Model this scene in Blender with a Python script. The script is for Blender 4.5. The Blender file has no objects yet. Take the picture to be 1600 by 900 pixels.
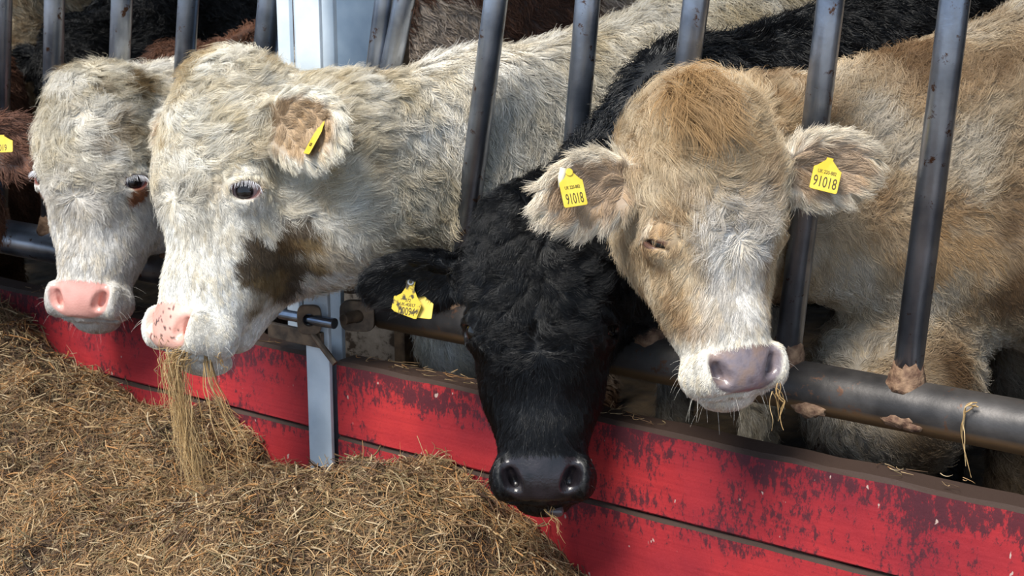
import bpy, math, random
import numpy as np
from mathutils import Vector, Matrix

HAIR = 1.0            # density of coats and hay
D = bpy.data
SC = bpy.context.scene
COL = SC.collection

# ------------------------------------------------------------------ camera
F = 2400.0
PIT, AZ = math.radians(13.8), math.radians(125.2)
CAM = np.array([1.622, -2.30, 1.411])
FW = np.array([math.cos(AZ) * math.cos(PIT), math.sin(AZ) * math.cos(PIT), -math.sin(PIT)])
RT = np.array([math.sin(AZ), -math.cos(AZ), 0.0])
UP = np.cross(RT, FW)
cd = D.cameras.new('camera')
cd.sensor_width = 36.0
cd.lens = 36.0 * F / 1600.0
cd.clip_start = 0.05
cd.dof.use_dof = True
cd.dof.focus_distance = 2.6
cd.dof.aperture_fstop = 11.0
cam = D.objects.new('camera', cd)
COL.objects.link(cam)
cam.matrix_world = Matrix([[RT[0], UP[0], -FW[0], CAM[0]], [RT[1], UP[1], -FW[1], CAM[1]],
                           [RT[2], UP[2], -FW[2], CAM[2]], [0, 0, 0, 1]])
SC.camera = cam
# ------------------------------------------------------------------ light
SC.view_settings.view_transform = 'Standard'
SC.view_settings.look = 'None'
SC.view_settings.gamma = 1.0
SC.view_settings.use_curve_mapping = False
SC.view_settings.exposure = 0.12
SC.cycles.max_bounces = 5
SC.cycles.diffuse_bounces = 3
SC.cycles.glossy_bounces = 3
SC.cycles.transparent_max_bounces = 4
SC.cycles_curves.shape = 'RIBBONS'
for _a, _v in (('debug_use_compact_bvh', True), ('debug_use_hair_bvh', False)):
    if hasattr(SC.cycles, _a): setattr(SC.cycles, _a, _v)
world = D.worlds.new('sky')
SC.world = world
world.use_nodes = True
wn = world.node_tree.nodes
bg = wn['Background']
bg.inputs[0].default_value = (0.62, 0.78, 1.0, 1)
bg.inputs[1].default_value = 1.15
sd = D.lights.new('sun', 'SUN')
sd.energy = 5.6
sd.angle = math.radians(24)
sd.color = (1.0, 0.95, 0.86)
sun = D.objects.new('sun', sd)
COL.objects.link(sun)
_d = -(Vector(FW.tolist()) * -0.62 + Vector((0, 0, 1)) * 0.85 + Vector(RT.tolist()) * -0.42)
sun.rotation_euler = _d.to_track_quat('-Z', 'Y').to_euler()

# ------------------------------------------------------------------ helpers
def ray(x, y):
    return FW + RT * ((x - 800) / F) + UP * ((450 - y) / F)
def at(x, y, d):
    return CAM + ray(x, y) * d
def onY(x, y, Y):
    r = ray(x, y)
    return CAM + r * ((Y - CAM[1]) / r[1])
def unit(v):
    v = np.asarray(v, float)
    return v / (np.linalg.norm(v, axis=-1, keepdims=True) + 1e-9)
def sstep(a, b, x):
    t = np.clip((x - a) / (b - a), 0, 1)
    return t * t * (3 - 2 * t)

def hsh(ix, iy, iz, seed):
    n = (ix.astype(np.int64) * 73856093) ^ (iy.astype(np.int64) * 19349663) ^ (iz.astype(np.int64) * 83492791) ^ (seed * 2654435761 & 0x7fffffff)
    n = (n ^ (n >> 13)) * 1274126177 & 0xffffffff
    n = (n ^ (n >> 16)) * 2246822519 & 0xffffffff
    return ((n ^ (n >> 15)) & 0xffffff) / float(0xffffff)

def vnoise(p, freq, seed=0):
    """value noise in 0..1 at points p (n,3)"""
    q = p * freq + 1000.0
    i = np.floor(q).astype(np.int64)
    f = q - i
    f = f * f * (3 - 2 * f)
    r = 0.0
    for dx in (0, 1):
        for dy in (0, 1):
            for dz in (0, 1):
                w = (f[:, 0] if dx else 1 - f[:, 0]) * (f[:, 1] if dy else 1 - f[:, 1]) * (f[:, 2] if dz else 1 - f[:, 2])
                r = r + w * hsh(i[:, 0] + dx, i[:, 1] + dy, i[:, 2] + dz, seed)
    return r
def fbm(p, freq, seed=0, n=3):
    r, a, t = 0, 1.0, 0
    for k in range(n):
        r = r + a * vnoise(p, freq * 2 ** k, seed + 17 * k)
        t += a
        a *= 0.5
    return r / t
def nvec(p, freq, seed):
    return np.stack([vnoise(p, freq, seed + k) for k in range(3)], 1) * 2 - 1

# ------------------------------------------------------------------ signed distance shapes
class Shape:
    """blend of ellipsoids and tapered rods; later ones join or carve the earlier"""
    def __init__(s):
        s.ops = []
    def ell(s, c, R, r, k=0.02, op='+', fine=False):
        s.ops.append(('e', np.array(c, float), np.array(R, float), np.array(r, float), k, op, fine)); return s
    def rod(s, a, b, ra, rb, k=0.02, op='+', fine=False, sq=None):
        s.ops.append(('r', np.array(a, float), np.array(b, float), ra, rb, k, op, fine, sq)); return s
    def eval(s, P, fine=True):
        d = None
        for o in s.ops:
            fin = o[6] if o[0] == 'e' else o[7]
            if fin and not fine:
                continue
            if o[0] == 'e':
                _, c, R, r, k, op, _f = o
                q = (P - c.astype(P.dtype)) @ R.astype(P.dtype)
                k0 = np.sqrt(((q / r) ** 2).sum(1))
                k1 = np.sqrt(((q / (r * r)) ** 2).sum(1)) + 1e-9
                e = k0 * (k0 - 1) / k1
            else:
                _, a, b, ra, rb, k, op, _f, sq = o
                ba = b - a
                pa = P - a.astype(P.dtype)
                t = np.clip(pa @ ba / (ba @ ba), 0, 1)
                v = pa - t[:, None] * ba
                if sq is not None:
                    w, f = sq
                    v = v + (v @ w)[:, None] * w * (1 / f - 1)
                e = np.sqrt((v ** 2).sum(1)) - (ra + (rb - ra) * t)
                if sq is not None:
                    e = e * (0.5 + 0.5 * sq[1])
            e = e.astype(np.float32)
            if d is None:
                d = e
            elif op == '+':
                h = np.maximum(k - np.abs(d - e), 0) / k
                d = np.minimum(d, e) - h * h * k * 0.25
            else:
                h = np.maximum(k - np.abs(d + e), 0) / k
                d = np.maximum(d, -e) + h * h * k * 0.25
        return d

def surface(shape, lo, hi, step, fine=True, keep=None):
    """naive surface nets over the box lo..hi -> verts, quads"""
    lo = np.array(lo, float); hi = np.array(hi, float)
    n = np.maximum(((hi - lo) / step).astype(int) + 1, 4)
    ax = [lo[i] + np.arange(n[i]) * step for i in range(3)]
    V = np.empty(n, np.float32)
    Y, Z = np.meshgrid(ax[1], ax[2], indexing='ij')
    slab = max(1, int(400000 / (n[1] * n[2])))
    for i0 in range(0, n[0], slab):
        xs = ax[0][i0:i0 + slab]
        P = np.empty((len(xs), n[1], n[2], 3), np.float32)
        P[..., 0] = xs[:, None, None]; P[..., 1] = Y; P[..., 2] = Z
        V[i0:i0 + slab] = shape.eval(P.reshape(-1, 3), fine).reshape(len(xs), n[1], n[2])
    S = V < 0
    c = np.zeros(n - 1, np.int8)
    for dx in (0, 1):
        for dy in (0, 1):
            for dz in (0, 1):
                c += S[dx:n[0] - 1 + dx, dy:n[1] - 1 + dy, dz:n[2] - 1 + dz]
    act = (c > 0) & (c < 8)
    I = np.argwhere(act)
    idx = -np.ones(n - 1, np.int64)
    idx[act] = np.arange(len(I))
    pos = np.zeros((len(I), 3)); cnt = np.zeros(len(I))
    corners = [(a, b, e) for a in (0, 1) for b in (0, 1) for e in (0, 1)]
    for a in corners:
        for axis in range(3):
            if a[axis] == 1:
                continue
            b = list(a); b[axis] = 1
            va = V[I[:, 0] + a[0], I[:, 1] + a[1], I[:, 2] + a[2]]
            vb = V[I[:, 0] + b[0], I[:, 1] + b[1], I[:, 2] + b[2]]
            m = (va < 0) != (vb < 0)
            t = va / np.where(m, va - vb, 1)
            q = np.tile(np.array(a, float), (len(I), 1))
            q[:, axis] = t
            pos[m] += q[m]; cnt[m] += 1
    verts = lo + (I + pos / cnt[:, None]) * step
    quads = []
    for axis in range(3):
        u, v = (axis + 1) % 3, (axis + 2) % 3
        sl0 = [slice(None)] * 3; sl1 = [slice(None)] * 3
        sl0[axis] = slice(0, -1); sl1[axis] = slice(1, None)
        A, B = S[tuple(sl0)], S[tuple(sl1)]
        ch = A != B
        E = np.argwhere(ch)
        fl = A[ch]
        ok = (E[:, u] > 0) & (E[:, v] > 0) & (E[:, u] < n[u] - 1) & (E[:, v] < n[v] - 1)
        E = E[ok]; fl = fl[ok]
        def g(du, dv):
            e = E.copy(); e[:, u] -= du; e[:, v] -= dv
            return idx[e[:, 0], e[:, 1], e[:, 2]]
        q = np.stack([g(1, 1), g(0, 1), g(0, 0), g(1, 0)], 1)
        q[~fl] = q[~fl][:, ::-1]
        quads.append(q)
    quads = np.concatenate(quads)
    if keep is not None:
        m = keep(verts[quads].mean(1))
        quads = quads[m]
        used = np.unique(quads)
        remap = -np.ones(len(verts), np.int64); remap[used] = np.arange(len(used))
        verts = verts[used]; quads = remap[quads]
    return verts, quads

def vnormals(v, q):
    a, b, c, d = (v[q[:, i]] for i in range(4))
    n = np.cross(c - a, d - b)
    N = np.zeros_like(v)
    for i in range(4):
        np.add.at(N, q[:, i], n)
    return unit(N)

def link(name, data, parent=None):
    o = D.objects.new(name, data)
    COL.objects.link(o)
    if parent is not None:
        o.parent = parent
        # parents stand unrotated; shapes are given in world space
        o.matrix_parent_inverse = parent.matrix_basis.inverted()
    return o
def mesh_np(name, v, q, mat, parent=None, col=None, smooth=True):
    me = D.meshes.new(name)
    me.vertices.add(len(v)); me.vertices.foreach_set('co', np.asarray(v, np.float32).ravel())
    q = np.asarray(q)
    k = q.shape[1]
    me.loops.add(len(q) * k); me.loops.foreach_set('vertex_index', q.astype(np.int32).ravel())
    me.polygons.add(len(q)); me.polygons.foreach_set('loop_start', np.arange(0, len(q) * k, k, dtype=np.int32))
    me.update(calc_edges=True)
    me.polygons.foreach_set('use_smooth', np.full(len(q), smooth))
    if col is not None:
        a = me.attributes.new('col', 'FLOAT_COLOR', 'POINT')
        a.data.foreach_set('color', (col if col.shape[1] == 4 else np.concatenate([col, np.ones((len(col), 1))], 1)).astype(np.float32).ravel())
    me.materials.append(mat)
    return link(name, me, parent)
def tag(o, label, cat=None, group=None, kind=None):
    if label: o['label'] = label
    if cat: o['category'] = cat
    if group: o['group'] = group
    if kind: o['kind'] = kind
    return o
def empty(name, loc, label=None, cat=None, group=None, kind=None):
    o = D.objects.new(name, None); COL.objects.link(o)
    o.location = [float(t) for t in loc]
    o.empty_display_size = 0.1
    bpy_update = o.matrix_basis
    return tag(o, label, cat, group, kind)

def strands(name, P, rad, cols, mat, parent=None):
    """P (n,k,3) strand points, rad (n,) root radius, cols (n,3)"""
    n, k = P.shape[:2]
    h = D.hair_curves.new(name)
    h.add_curves([k] * n)
    h.attributes['position'].data.foreach_set('vector', P.astype(np.float32).ravel())
    ra = h.attributes.get('radius') or h.attributes.new('radius', 'FLOAT', 'POINT')
    tp = np.linspace(1, 0.25, k)
    ra.data.foreach_set('value', (rad[:, None] * tp[None]).astype(np.float32).ravel())
    ca = h.attributes.new('col', 'FLOAT_COLOR', 'CURVE')
    ca.data.foreach_set('color', np.concatenate([cols, np.ones((n, 1))], 1).astype(np.float32).ravel())
    h.materials.append(mat)
    return link(name, h, parent)

# ------------------------------------------------------------------ mesh builder for made things
class MB:
    def __init__(s): s.v = []; s.f = []
    def add(s, v, f):
        b = len(s.v)
        s.v += [tuple(float(c) for c in p) for p in v]
        s.f += [tuple(b + i for i in g) for g in f]
        return s
    def prism(s, poly, h, M=None):
        """poly: 2-D outline in xy, extruded along z by h"""
        M = M or Matrix()
        n = len(poly)
        v = [M @ Vector((x, y, 0)) for x, y in poly] + [M @ Vector((x, y, h)) for x, y in poly]
        f = [tuple(range(n))[::-1], tuple(range(n, 2 * n))] + [(i, (i + 1) % n, n + (i + 1) % n, n + i) for i in range(n)]
        return s.add(v, f)
    def box(s, lo, hi, M=None):
        (a, b, c), (d, e, f) = lo, hi
        M2 = (M or Matrix()) @ Matrix.Translation((0, 0, c))
        return s.prism([(a, b), (d, b), (d, e), (a, e)], f - c, M2)
    def tube(s, pts, r, seg=20, caps=True, rr=None):
        pts = [Vector([float(c) for c in p]) for p in pts]
        rings = []
        up = None
        for i, p in enumerate(pts):
            t = (pts[min(i + 1, len(pts) - 1)] - pts[max(i - 1, 0)]).normalized()
            if up is None:
                up = t.orthogonal().normalized()
            up = (up - t * up.dot(t)).normalized()
            w = t.cross(up)
            R = rr[i] if rr is not None else r
            rings.append([p + (up * math.cos(a) + w * math.sin(a)) * R for a in [2 * math.pi * j / seg for j in range(seg)]])
        v = [p for ring in rings for p in ring]
        f = [(i * seg + j, i * seg + (j + 1) % seg, (i + 1) * seg + (j + 1) % seg, (i + 1) * seg + j) for i in range(len(pts) - 1) for j in range(seg)]
        if caps:
            f += [tuple(range(seg))[::-1], tuple(range((len(pts) - 1) * seg, len(pts) * seg))]
        return s.add(v, f)
    def build(s, name, mat, parent=None, smooth=False, bevel=0.0, seg=2):
        me = D.meshes.new(name)
        me.from_pydata(s.v, [], s.f)
        me.update()
        if smooth:
            me.polygons.foreach_set('use_smooth', [True] * len(me.polygons))
        me.materials.append(mat)
        o = link(name, me, parent)
        if bevel:
            m = o.modifiers.new('bevel', 'BEVEL'); m.width = bevel; m.segments = seg; m.limit_method = 'ANGLE'; m.angle_limit = math.radians(40)
        return o

# ------------------------------------------------------------------ materials
def new_mat(name):
    m = D.materials.new(name); m.use_nodes = True
    nt = m.node_tree
    return m, nt.nodes, nt.links, nt.nodes['Principled BSDF']
def ramp(nodes, stops):
    r = nodes.new('ShaderNodeValToRGB')
    e = r.color_ramp.elements
    while len(e) < len(stops): e.new(0.5)
    for i, (p, c) in enumerate(stops):
        e[i].position = p; e[i].color = (*c, 1)
    return r
def tex_noise(nodes, links, scale, detail=4, vec=None, stretch=None, rough=0.5):
    t = nodes.new('ShaderNodeTexNoise'); t.inputs['Scale'].default_value = scale; t.inputs['Detail'].default_value = detail
    t.inputs['Roughness'].default_value = rough
    co = nodes.new('ShaderNodeTexCoord')
    if stretch:
        mp = nodes.new('ShaderNodeMapping'); mp.inputs['Scale'].default_value = stretch
        links.new(co.outputs['Object'], mp.inputs['Vector']); links.new(mp.outputs[0], t.inputs['Vector'])
    else:
        links.new(co.outputs['Object'], t.inputs['Vector'])
    return t
def mixc(nodes, links, fac, a, b):
    m = nodes.new('ShaderNodeMix'); m.data_type = 'RGBA'
    for s, v in ((0, fac), (6, a), (7, b)):
        if isinstance(v, (int, float)): m.inputs[s].default_value = v
        elif isinstance(v, tuple): m.inputs[s].default_value = (*v, 1)
        else: links.new(v, m.inputs[s])
    return m.outputs[2]
def bump(nodes, links, bs, src, dist, strength=1.0):
    b = nodes.new('ShaderNodeBump'); b.inputs['Distance'].default_value = dist; b.inputs['Strength'].default_value = strength
    links.new(src, b.inputs['Height']); links.new(b.outputs[0], bs.inputs['Normal'])

def mat_attr(name, rough, spec=0.5, noise_bump=0.0, coat=0.0, mul=1.0):
    m, n, l, b = new_mat(name)
    a = n.new('ShaderNodeAttribute'); a.attribute_name = 'col'
    l.new(a.outputs['Color'], b.inputs['Base Color'])
    b.inputs['Roughness'].default_value = rough
    b.inputs['Specular IOR Level'].default_value = spec
    if noise_bump:
        t = tex_noise(n, l, 220, 3)
        bump(n, l, b, t.outputs['Fac'], noise_bump)
    return m
def mat_flat(name, c, rough=0.5, metal=0.0, spec=0.5, c2=None, scale=20, bmp=0.0, lo=.35, hi=.65, detail=5, stretch=None):
    m, n, l, b = new_mat(name)
    b.inputs['Roughness'].default_value = rough; b.inputs['Metallic'].default_value = metal
    b.inputs['Specular IOR Level'].default_value = spec
    t = tex_noise(n, l, scale, detail, stretch=stretch)
    r = ramp(n, [(lo, c), (hi, c2 or tuple(x * 0.8 for x in c))])
    l.new(t.outputs['Fac'], r.inputs[0]); l.new(r.outputs[0], b.inputs['Base Color'])
    if bmp: bump(n, l, b, t.outputs['Fac'], bmp)
    return m

M = {}
M['skin'] = mat_attr('cow_skin', 0.5, 0.5, 0.0006)
_n = M['skin'].node_tree            # the alpha of 'col' says how wet the skin is
_mr = _n.nodes.new('ShaderNodeMapRange'); _mr.inputs['To Min'].default_value = .6; _mr.inputs['To Max'].default_value = .26
_n.links.new([x for x in _n.nodes if x.type == 'ATTRIBUTE'][0].outputs['Alpha'], _mr.inputs['Value'])
_n.links.new(_mr.outputs[0], _n.nodes['Principled BSDF'].inputs['Roughness'])
M['coat'] = mat_attr('cow_coat', 0.55, 0.25)
M['coat_black'] = mat_attr('cow_coat_black', 0.36, 0.4)
def lin(*c):
    return np.array([((x / 255.0) / 12.92 if x / 255.0 <= 0.04045 else ((x / 255.0 + 0.055) / 1.055) ** 2.4) for x in c])
WLD = np.array([0, 0, 1.0])

# ------------------------------------------------------------------ hair growing
def cells(P, size, seed, jit=1.0):
    """jittered-grid Voronoi: id of the nearest feature point for every P"""
    q = P / size
    i = np.floor(q).astype(np.int64)
    best = np.full(len(P), 1e9); bid = np.zeros(len(P), np.int64)
    for dx in (-1, 0, 1):
        for dy in (-1, 0, 1):
            for dz in (-1, 0, 1):
                a, b, c = i[:, 0] + dx, i[:, 1] + dy, i[:, 2] + dz
                f = np.stack([a + hsh(a, b, c, seed), b + hsh(a, b, c, seed + 1), c + hsh(a, b, c, seed + 2)], 1)
                d = ((f - q) ** 2).sum(1)
                m = d < best
                best[m] = d[m]
                bid[m] = ((a + 5000) * 100000000 + (b + 5000) * 10000 + (c + 5000))[m]
    _, inv = np.unique(bid, return_inverse=True)
    return inv
def cmean(inv, A):
    n = inv.max() + 1
    c = np.bincount(inv, minlength=n)
    if A.ndim == 1:
        return (np.bincount(inv, A, n) / c)[inv]
    return np.stack([np.bincount(inv, A[:, k], n) / c for k in range(A.shape[1])], 1)[inv]
def crand(inv, rng):
    return rng.random(inv.max() + 1)[inv]

def sample(v, q, N, dens, rng):
    """roots on a quad mesh, dens = strands per m2 for every quad"""
    a, b, c, d = (v[q[:, i]] for i in range(4))
    ar = 0.5 * np.linalg.norm(np.cross(c - a, d - b), axis=1)
    ex = ar * dens
    n = np.floor(ex + rng.random(len(ex))).astype(int)
    f = np.repeat(np.arange(len(q)), n)
    s, t = rng.random(len(f)), rng.random(len(f))
    s = s[:, None]; t = t[:, None]
    def bil(A):
        return (A[q[f, 0]] * (1 - s) + A[q[f, 1]] * s) * (1 - t) + (A[q[f, 3]] * (1 - s) + A[q[f, 2]] * s) * t
    return bil(v), unit(bil(N))

def grow(P, N, flow, L, lift, curl, rng, big=0.03, small=0.008, c_big=0.5, c_small=0.7, K=7, fuzz=0.22, turns=1.0):
    fl = unit(flow - N * (flow * N).sum(1, keepdims=True))
    gb = cells(P, big, 11); gs = cells(P + nvec(P, 40, 5) * 0.002, small, 23)
    Pb, Nb, Fb = cmean(gb, P), unit(cmean(gb, N)), unit(cmean(gb, fl))
    Ps = cmean(gs, P)
    ph = crand(gb, rng) * 6.28
    tw = (crand(gb, rng) - 0.5)[:, None]
    rs = crand(gs, rng)[:, None]; rs2 = (crand(gs, rng) - 0.5)[:, None]
    side = unit(np.cross(Nb, Fb))
    Fb = unit(Fb + side * tw * 1.1)
    side = unit(np.cross(Nb, Fb))
    Fi = unit(0.72 * Fb + 0.28 * fl + side * rs2 * 0.45 * (0.4 + curl[:, None]))
    L = L * (0.55 + 0.75 * rng.random(len(P))) * (0.8 + 0.4 * rs[:, 0])
    rnd = rng.normal(size=P.shape) * fuzz
    out = np.empty((len(P), K, 3))
    pos = np.zeros_like(P)
    out[:, 0] = P
    frq = turns * 6.28 * (0.7 + 0.6 * crand(gb, rng))
    for k in range(1, K):
        t = k / (K - 1)
        lf = (lift * (1 - t) ** 1.3 + 0.05)[:, None]
        d = unit(Nb * 0.5 * lf + N * 0.5 * lf + Fi * (1.0 - 0.35 * lf) + rnd * t)
        pos = pos + d * (L / (K - 1))[:, None]
        am = (curl * L * 0.30 * t)[:, None]
        a = frq * t + ph
        w = am * (side * np.sin(a)[:, None] + Nb * (np.cos(a)[:, None] * 0.45))
        out[:, k] = P - (P - Ps) * (c_small * t) - (Ps - Pb) * (c_big * t) + pos + w
    return out

class Frame:
    """head frame: x to picture right, y out of the face, z up to the poll"""
    def __init__(s, px, py, depth, scale, yaw, pitch, roll):
        B = np.stack([RT, -FW, UP], 1)
        a, b, c = (math.radians(t) for t in (yaw, pitch, roll))
        Rz = np.array([[math.cos(a), -math.sin(a), 0], [math.sin(a), math.cos(a), 0], [0, 0, 1]])
        Rx = np.array([[1, 0, 0], [0, math.cos(b), -math.sin(b)], [0, math.sin(b), math.cos(b)]])
        Ry = np.array([[math.cos(c), 0, math.sin(c)], [0, 1, 0], [-math.sin(c), 0, math.cos(c)]])
        s.R = B @ Ry @ Rx @ Rz
        s.s = scale
        s.t = at(px, py, depth)
    def w(s, p): return s.t + s.R @ (np.array(p, float) * s.s)
    def d(s, v): return s.R @ np.array(v, float)
    def l(s, P): return (P - s.t) @ s.R / s.s

def head_shape(S, fr, o):
    I = fr.R
    s = fr.s
    E = lambda c, r, k=0.03, op='+', fine=True, R=None: S.ell(fr.w(c), I if R is None else fr.R @ R, np.array(r) * s, k * s, op, fine)
    Rd = lambda a, b, ra, rb, k=0.03, op='+', fine=True: S.rod(fr.w(a), fr.w(b), ra * s, rb * s, k * s, op, fine)
    def rotx(deg):
        a = math.radians(deg); return np.array([[1, 0, 0], [0, math.cos(a), -math.sin(a)], [0, math.sin(a), math.cos(a)]])
    jd = o.get('jaw', 0.0)
    E((0, -.085, -.11), (.098, .105, .115), fine=False)
    E((0, -.045, -.02), (.075, .06, .045), .05, fine=False)
    E((0, -.02, -.16), (.105, .055, .14), .04, fine=False)
    Rd((0, -.055, -.21), (0, -.035, -.42), .082, .052, .04, fine=False)
    Rd((0, -.175 - jd, -.22 - jd * .3), (0, -.085 - jd * .6, -.435), .062, .040, .04, fine=False)
    for x in (-1, 1):
        E((x * .047, -.135 - jd * .6, -.235 - jd * .4), (.044, .095 + jd * .6, .115), .04, fine=False)
        E((x * .088, -.045, o.get('eye_z', -.225) + .003), (.034, .042, .042), .035)
        E((x * .07, -.075, -.285), (.03, .05, .06), .04)
    E((0, -.035, -.440), (.080, .055, .054), .025)
    E((0, -.03, -.375), (.060, .05, .06), .03)
    E((0, .002, -.443), (.060, .026, .042), .02)
    for x in (-1, 1):
        E((x * .050, -.040, -.457), (.036, .045, .034), .02)
        E((x * .040, -.085, -.335), (.042, .055, .085), .04)
    E((0, -.060, -.492), (.048, .046, .026), .008)
    # mouth line
    m = o.get('mouth', 0.0)
    for x in (-1, 1):
        Rd((0, .022, -.483), (x * .055, -.016, -.481), .0055, .0055, .006, '-')
        Rd((x * .055, -.016, -.481), (x * .082, -.095, -.458), .006, .006 + m, .010, '-')
        # nostrils: a tilted hollow with a deep slit along its inner edge
        th = math.radians(-20 * x); Rn = np.array([[math.cos(th), 0, -math.sin(th)], [0, 1, 0], [math.sin(th), 0, math.cos(th)]])
        E((x * .067, .002, -.443), (.013, .022, .034), .016)
        E((x * .050, .031, -.438), (.016, .021, .030), .005, '-', R=Rn)
        Rd((x * .054, .026, -.418), (x * .040, .022, -.452), .007, .0095, .005, '-')
        Rd((x * .050, .010, -.430), (x * .044, .004, -.448), .006, .008, .005, '-')
        # sockets and lids
        ec = np.array([x * o.get('eye_x', .092), o.get('eye_y', -.040), o.get('eye_z', -.225)])
        ed = unit(np.array([x, 1, 1]) * np.array(o.get('eye_dir', (.86, .50, -.08))))
        up_ = unit(np.array([0, 0, 1.0]) - ed * ed[2]); ta = np.cross(up_, ed)
        E(ec + ed * .002, (.033, .033, .033), .016)
        op = o['eye_open'][0 if x < 0 else 1]
        tl = o.get('eye_tilt', 12)
        a = math.radians(tl) * x
        ta2 = ta * math.cos(a) + up_ * math.sin(a); up2 = np.cross(ed, ta2)
        E(ec + ed * .032, (.026, .004 + .012 * op, .019), .004, '-', R=np.stack([ta2, up2, ed], 1))
    for e in o['ears']:
        b, d, n, L, W = e['b'], unit(np.array(e['d'], float)), np.array(e['n'], float), e['L'], e['W']
        n = unit(n - d * (n @ d)); w = np.cross(d, n)
        R = np.stack([d, n, w], 1)
        b = np.array(b, float)
        Rd(b - d * .03, b + d * L * .32, .034, .034, .03, fine=False)
        E(b + d * L * .56, (L * .5, .022, W), .02, R=R, fine=False)
        E(b + d * L * .60 + n * .024, (L * .40, .024, W * .78), .012, '-', R=R, fine=False)
        E(b + d * L * .30 + n * .030, (L * .22, .018, W * .40), .015, '-', R=R, fine=False)
        e['R'] = R

def trunk(S, fr, slot, sh, dirv, lat=.2, top=1.25, neck=(.10, .11), via=None):
    """neck through the barrier, shoulders, barrel, rump and legs (metres)"""
    dv = unit(np.array([dirv[0], dirv[1], 0.0])); lv = np.array([-dv[1], dv[0], 0.0])
    R = np.stack([dv, lv, WLD], 1)
    sh = np.array([sh[0], sh[1], 0.0])
    (sx, sy, zt, zb) = slot
    hb, jw = fr.w((0, -.12, -.09)), fr.w((0, -.17, -.22))
    st, sb = np.array([sx, sy, zt]), np.array([sx, sy, zb])
    if via is None:
        S.rod(hb, st, .09 * fr.s, neck[0], .08); S.rod(jw, sb, .07 * fr.s, neck[1], .10)
    else:
        (vx, vy, vt, vb) = via
        a_, b_ = np.array([vx, vy, vt]), np.array([vx, vy, vb])
        S.rod(hb, a_, .085 * fr.s, neck[0], .08); S.rod(a_, st, neck[0], neck[0], .08)
        S.rod(jw, b_, .07 * fr.s, neck[1], .10); S.rod(b_, sb, neck[1], neck[1], .10)
        S.rod((a_ + b_) / 2, (st + sb) / 2, neck[0], neck[0], .08)
    S.rod(st, sh - dv * .10 + WLD * (top - .20), neck[0], .17, .10)
    S.rod(sb, sh - dv * .12 + WLD * (top - .52), neck[1], .20, .10)
    S.rod((st + sb) / 2, sh + WLD * (top - .38), neck[0] * .9, .2, .10)
    barrel(S, sh, dv, lv, R, lat, top)
def barrel(S, sh, dv, lv, R, lat, top):
    S.ell(sh + dv * .06 + WLD * (top - .36), R, (.28, lat * .98, .36), .12)
    S.ell(sh + dv * .02 + WLD * (top - .12), R, (.25, .09, .12), .12)
    S.ell(sh + dv * .70 + WLD * (top - .39), R, (.70, lat * 1.08, .35), .15)
    S.ell(sh + dv * 1.28 + WLD * (top - .30), R, (.30, lat * .98, .29), .12)
    for x in (-1, 1):
        f = sh + lv * x * lat * .6
        S.rod(f + WLD * (top - .62), f + WLD * .38, .085, .05, .06); S.rod(f + WLD * .38, f + WLD * .10 - dv * .02, .045, .035, .02); S.rod(f + WLD * .10 - dv * .02, f + WLD * .04 - dv * .04, .038, .052, .01)
        h = sh + dv * 1.36 + lv * x * lat * .62
        S.rod(h + WLD * (top - .45), h + WLD * .50 + dv * .08, .12, .06, .06); S.rod(h + WLD * .50 + dv * .08, h + WLD * .10, .05, .036, .03); S.rod(h + WLD * .10, h + WLD * .04 - dv * .03, .038, .052, .01)

def vis(P, N):
    """1 where a hair could be seen from about here, less on the far side and out of frame"""
    v = P - CAM
    dp = v @ FW
    x = 800 + F * (v @ RT) / dp; y = 450 - F * (v @ UP) / dp
    f = sstep(-240, -40, x) * (1 - sstep(1640, 1840, x)) * sstep(-200, -40, y) * (1 - sstep(940, 1100, y))
    fac = -(unit(v) * N).sum(1)
    return f * (0.15 + 0.85 * sstep(-0.40, -0.05, fac)), x, y, fac

def surf_point(v, N, px, py):
    """the skin point that the pixel (px, py) of the photograph falls on"""
    d = unit(v - CAM); r = unit(ray(px, py))
    c = 1 - d @ r
    z = (v - CAM) @ FW
    sc = c * 4e5 + z
    return v[np.argmin(sc)]

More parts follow.
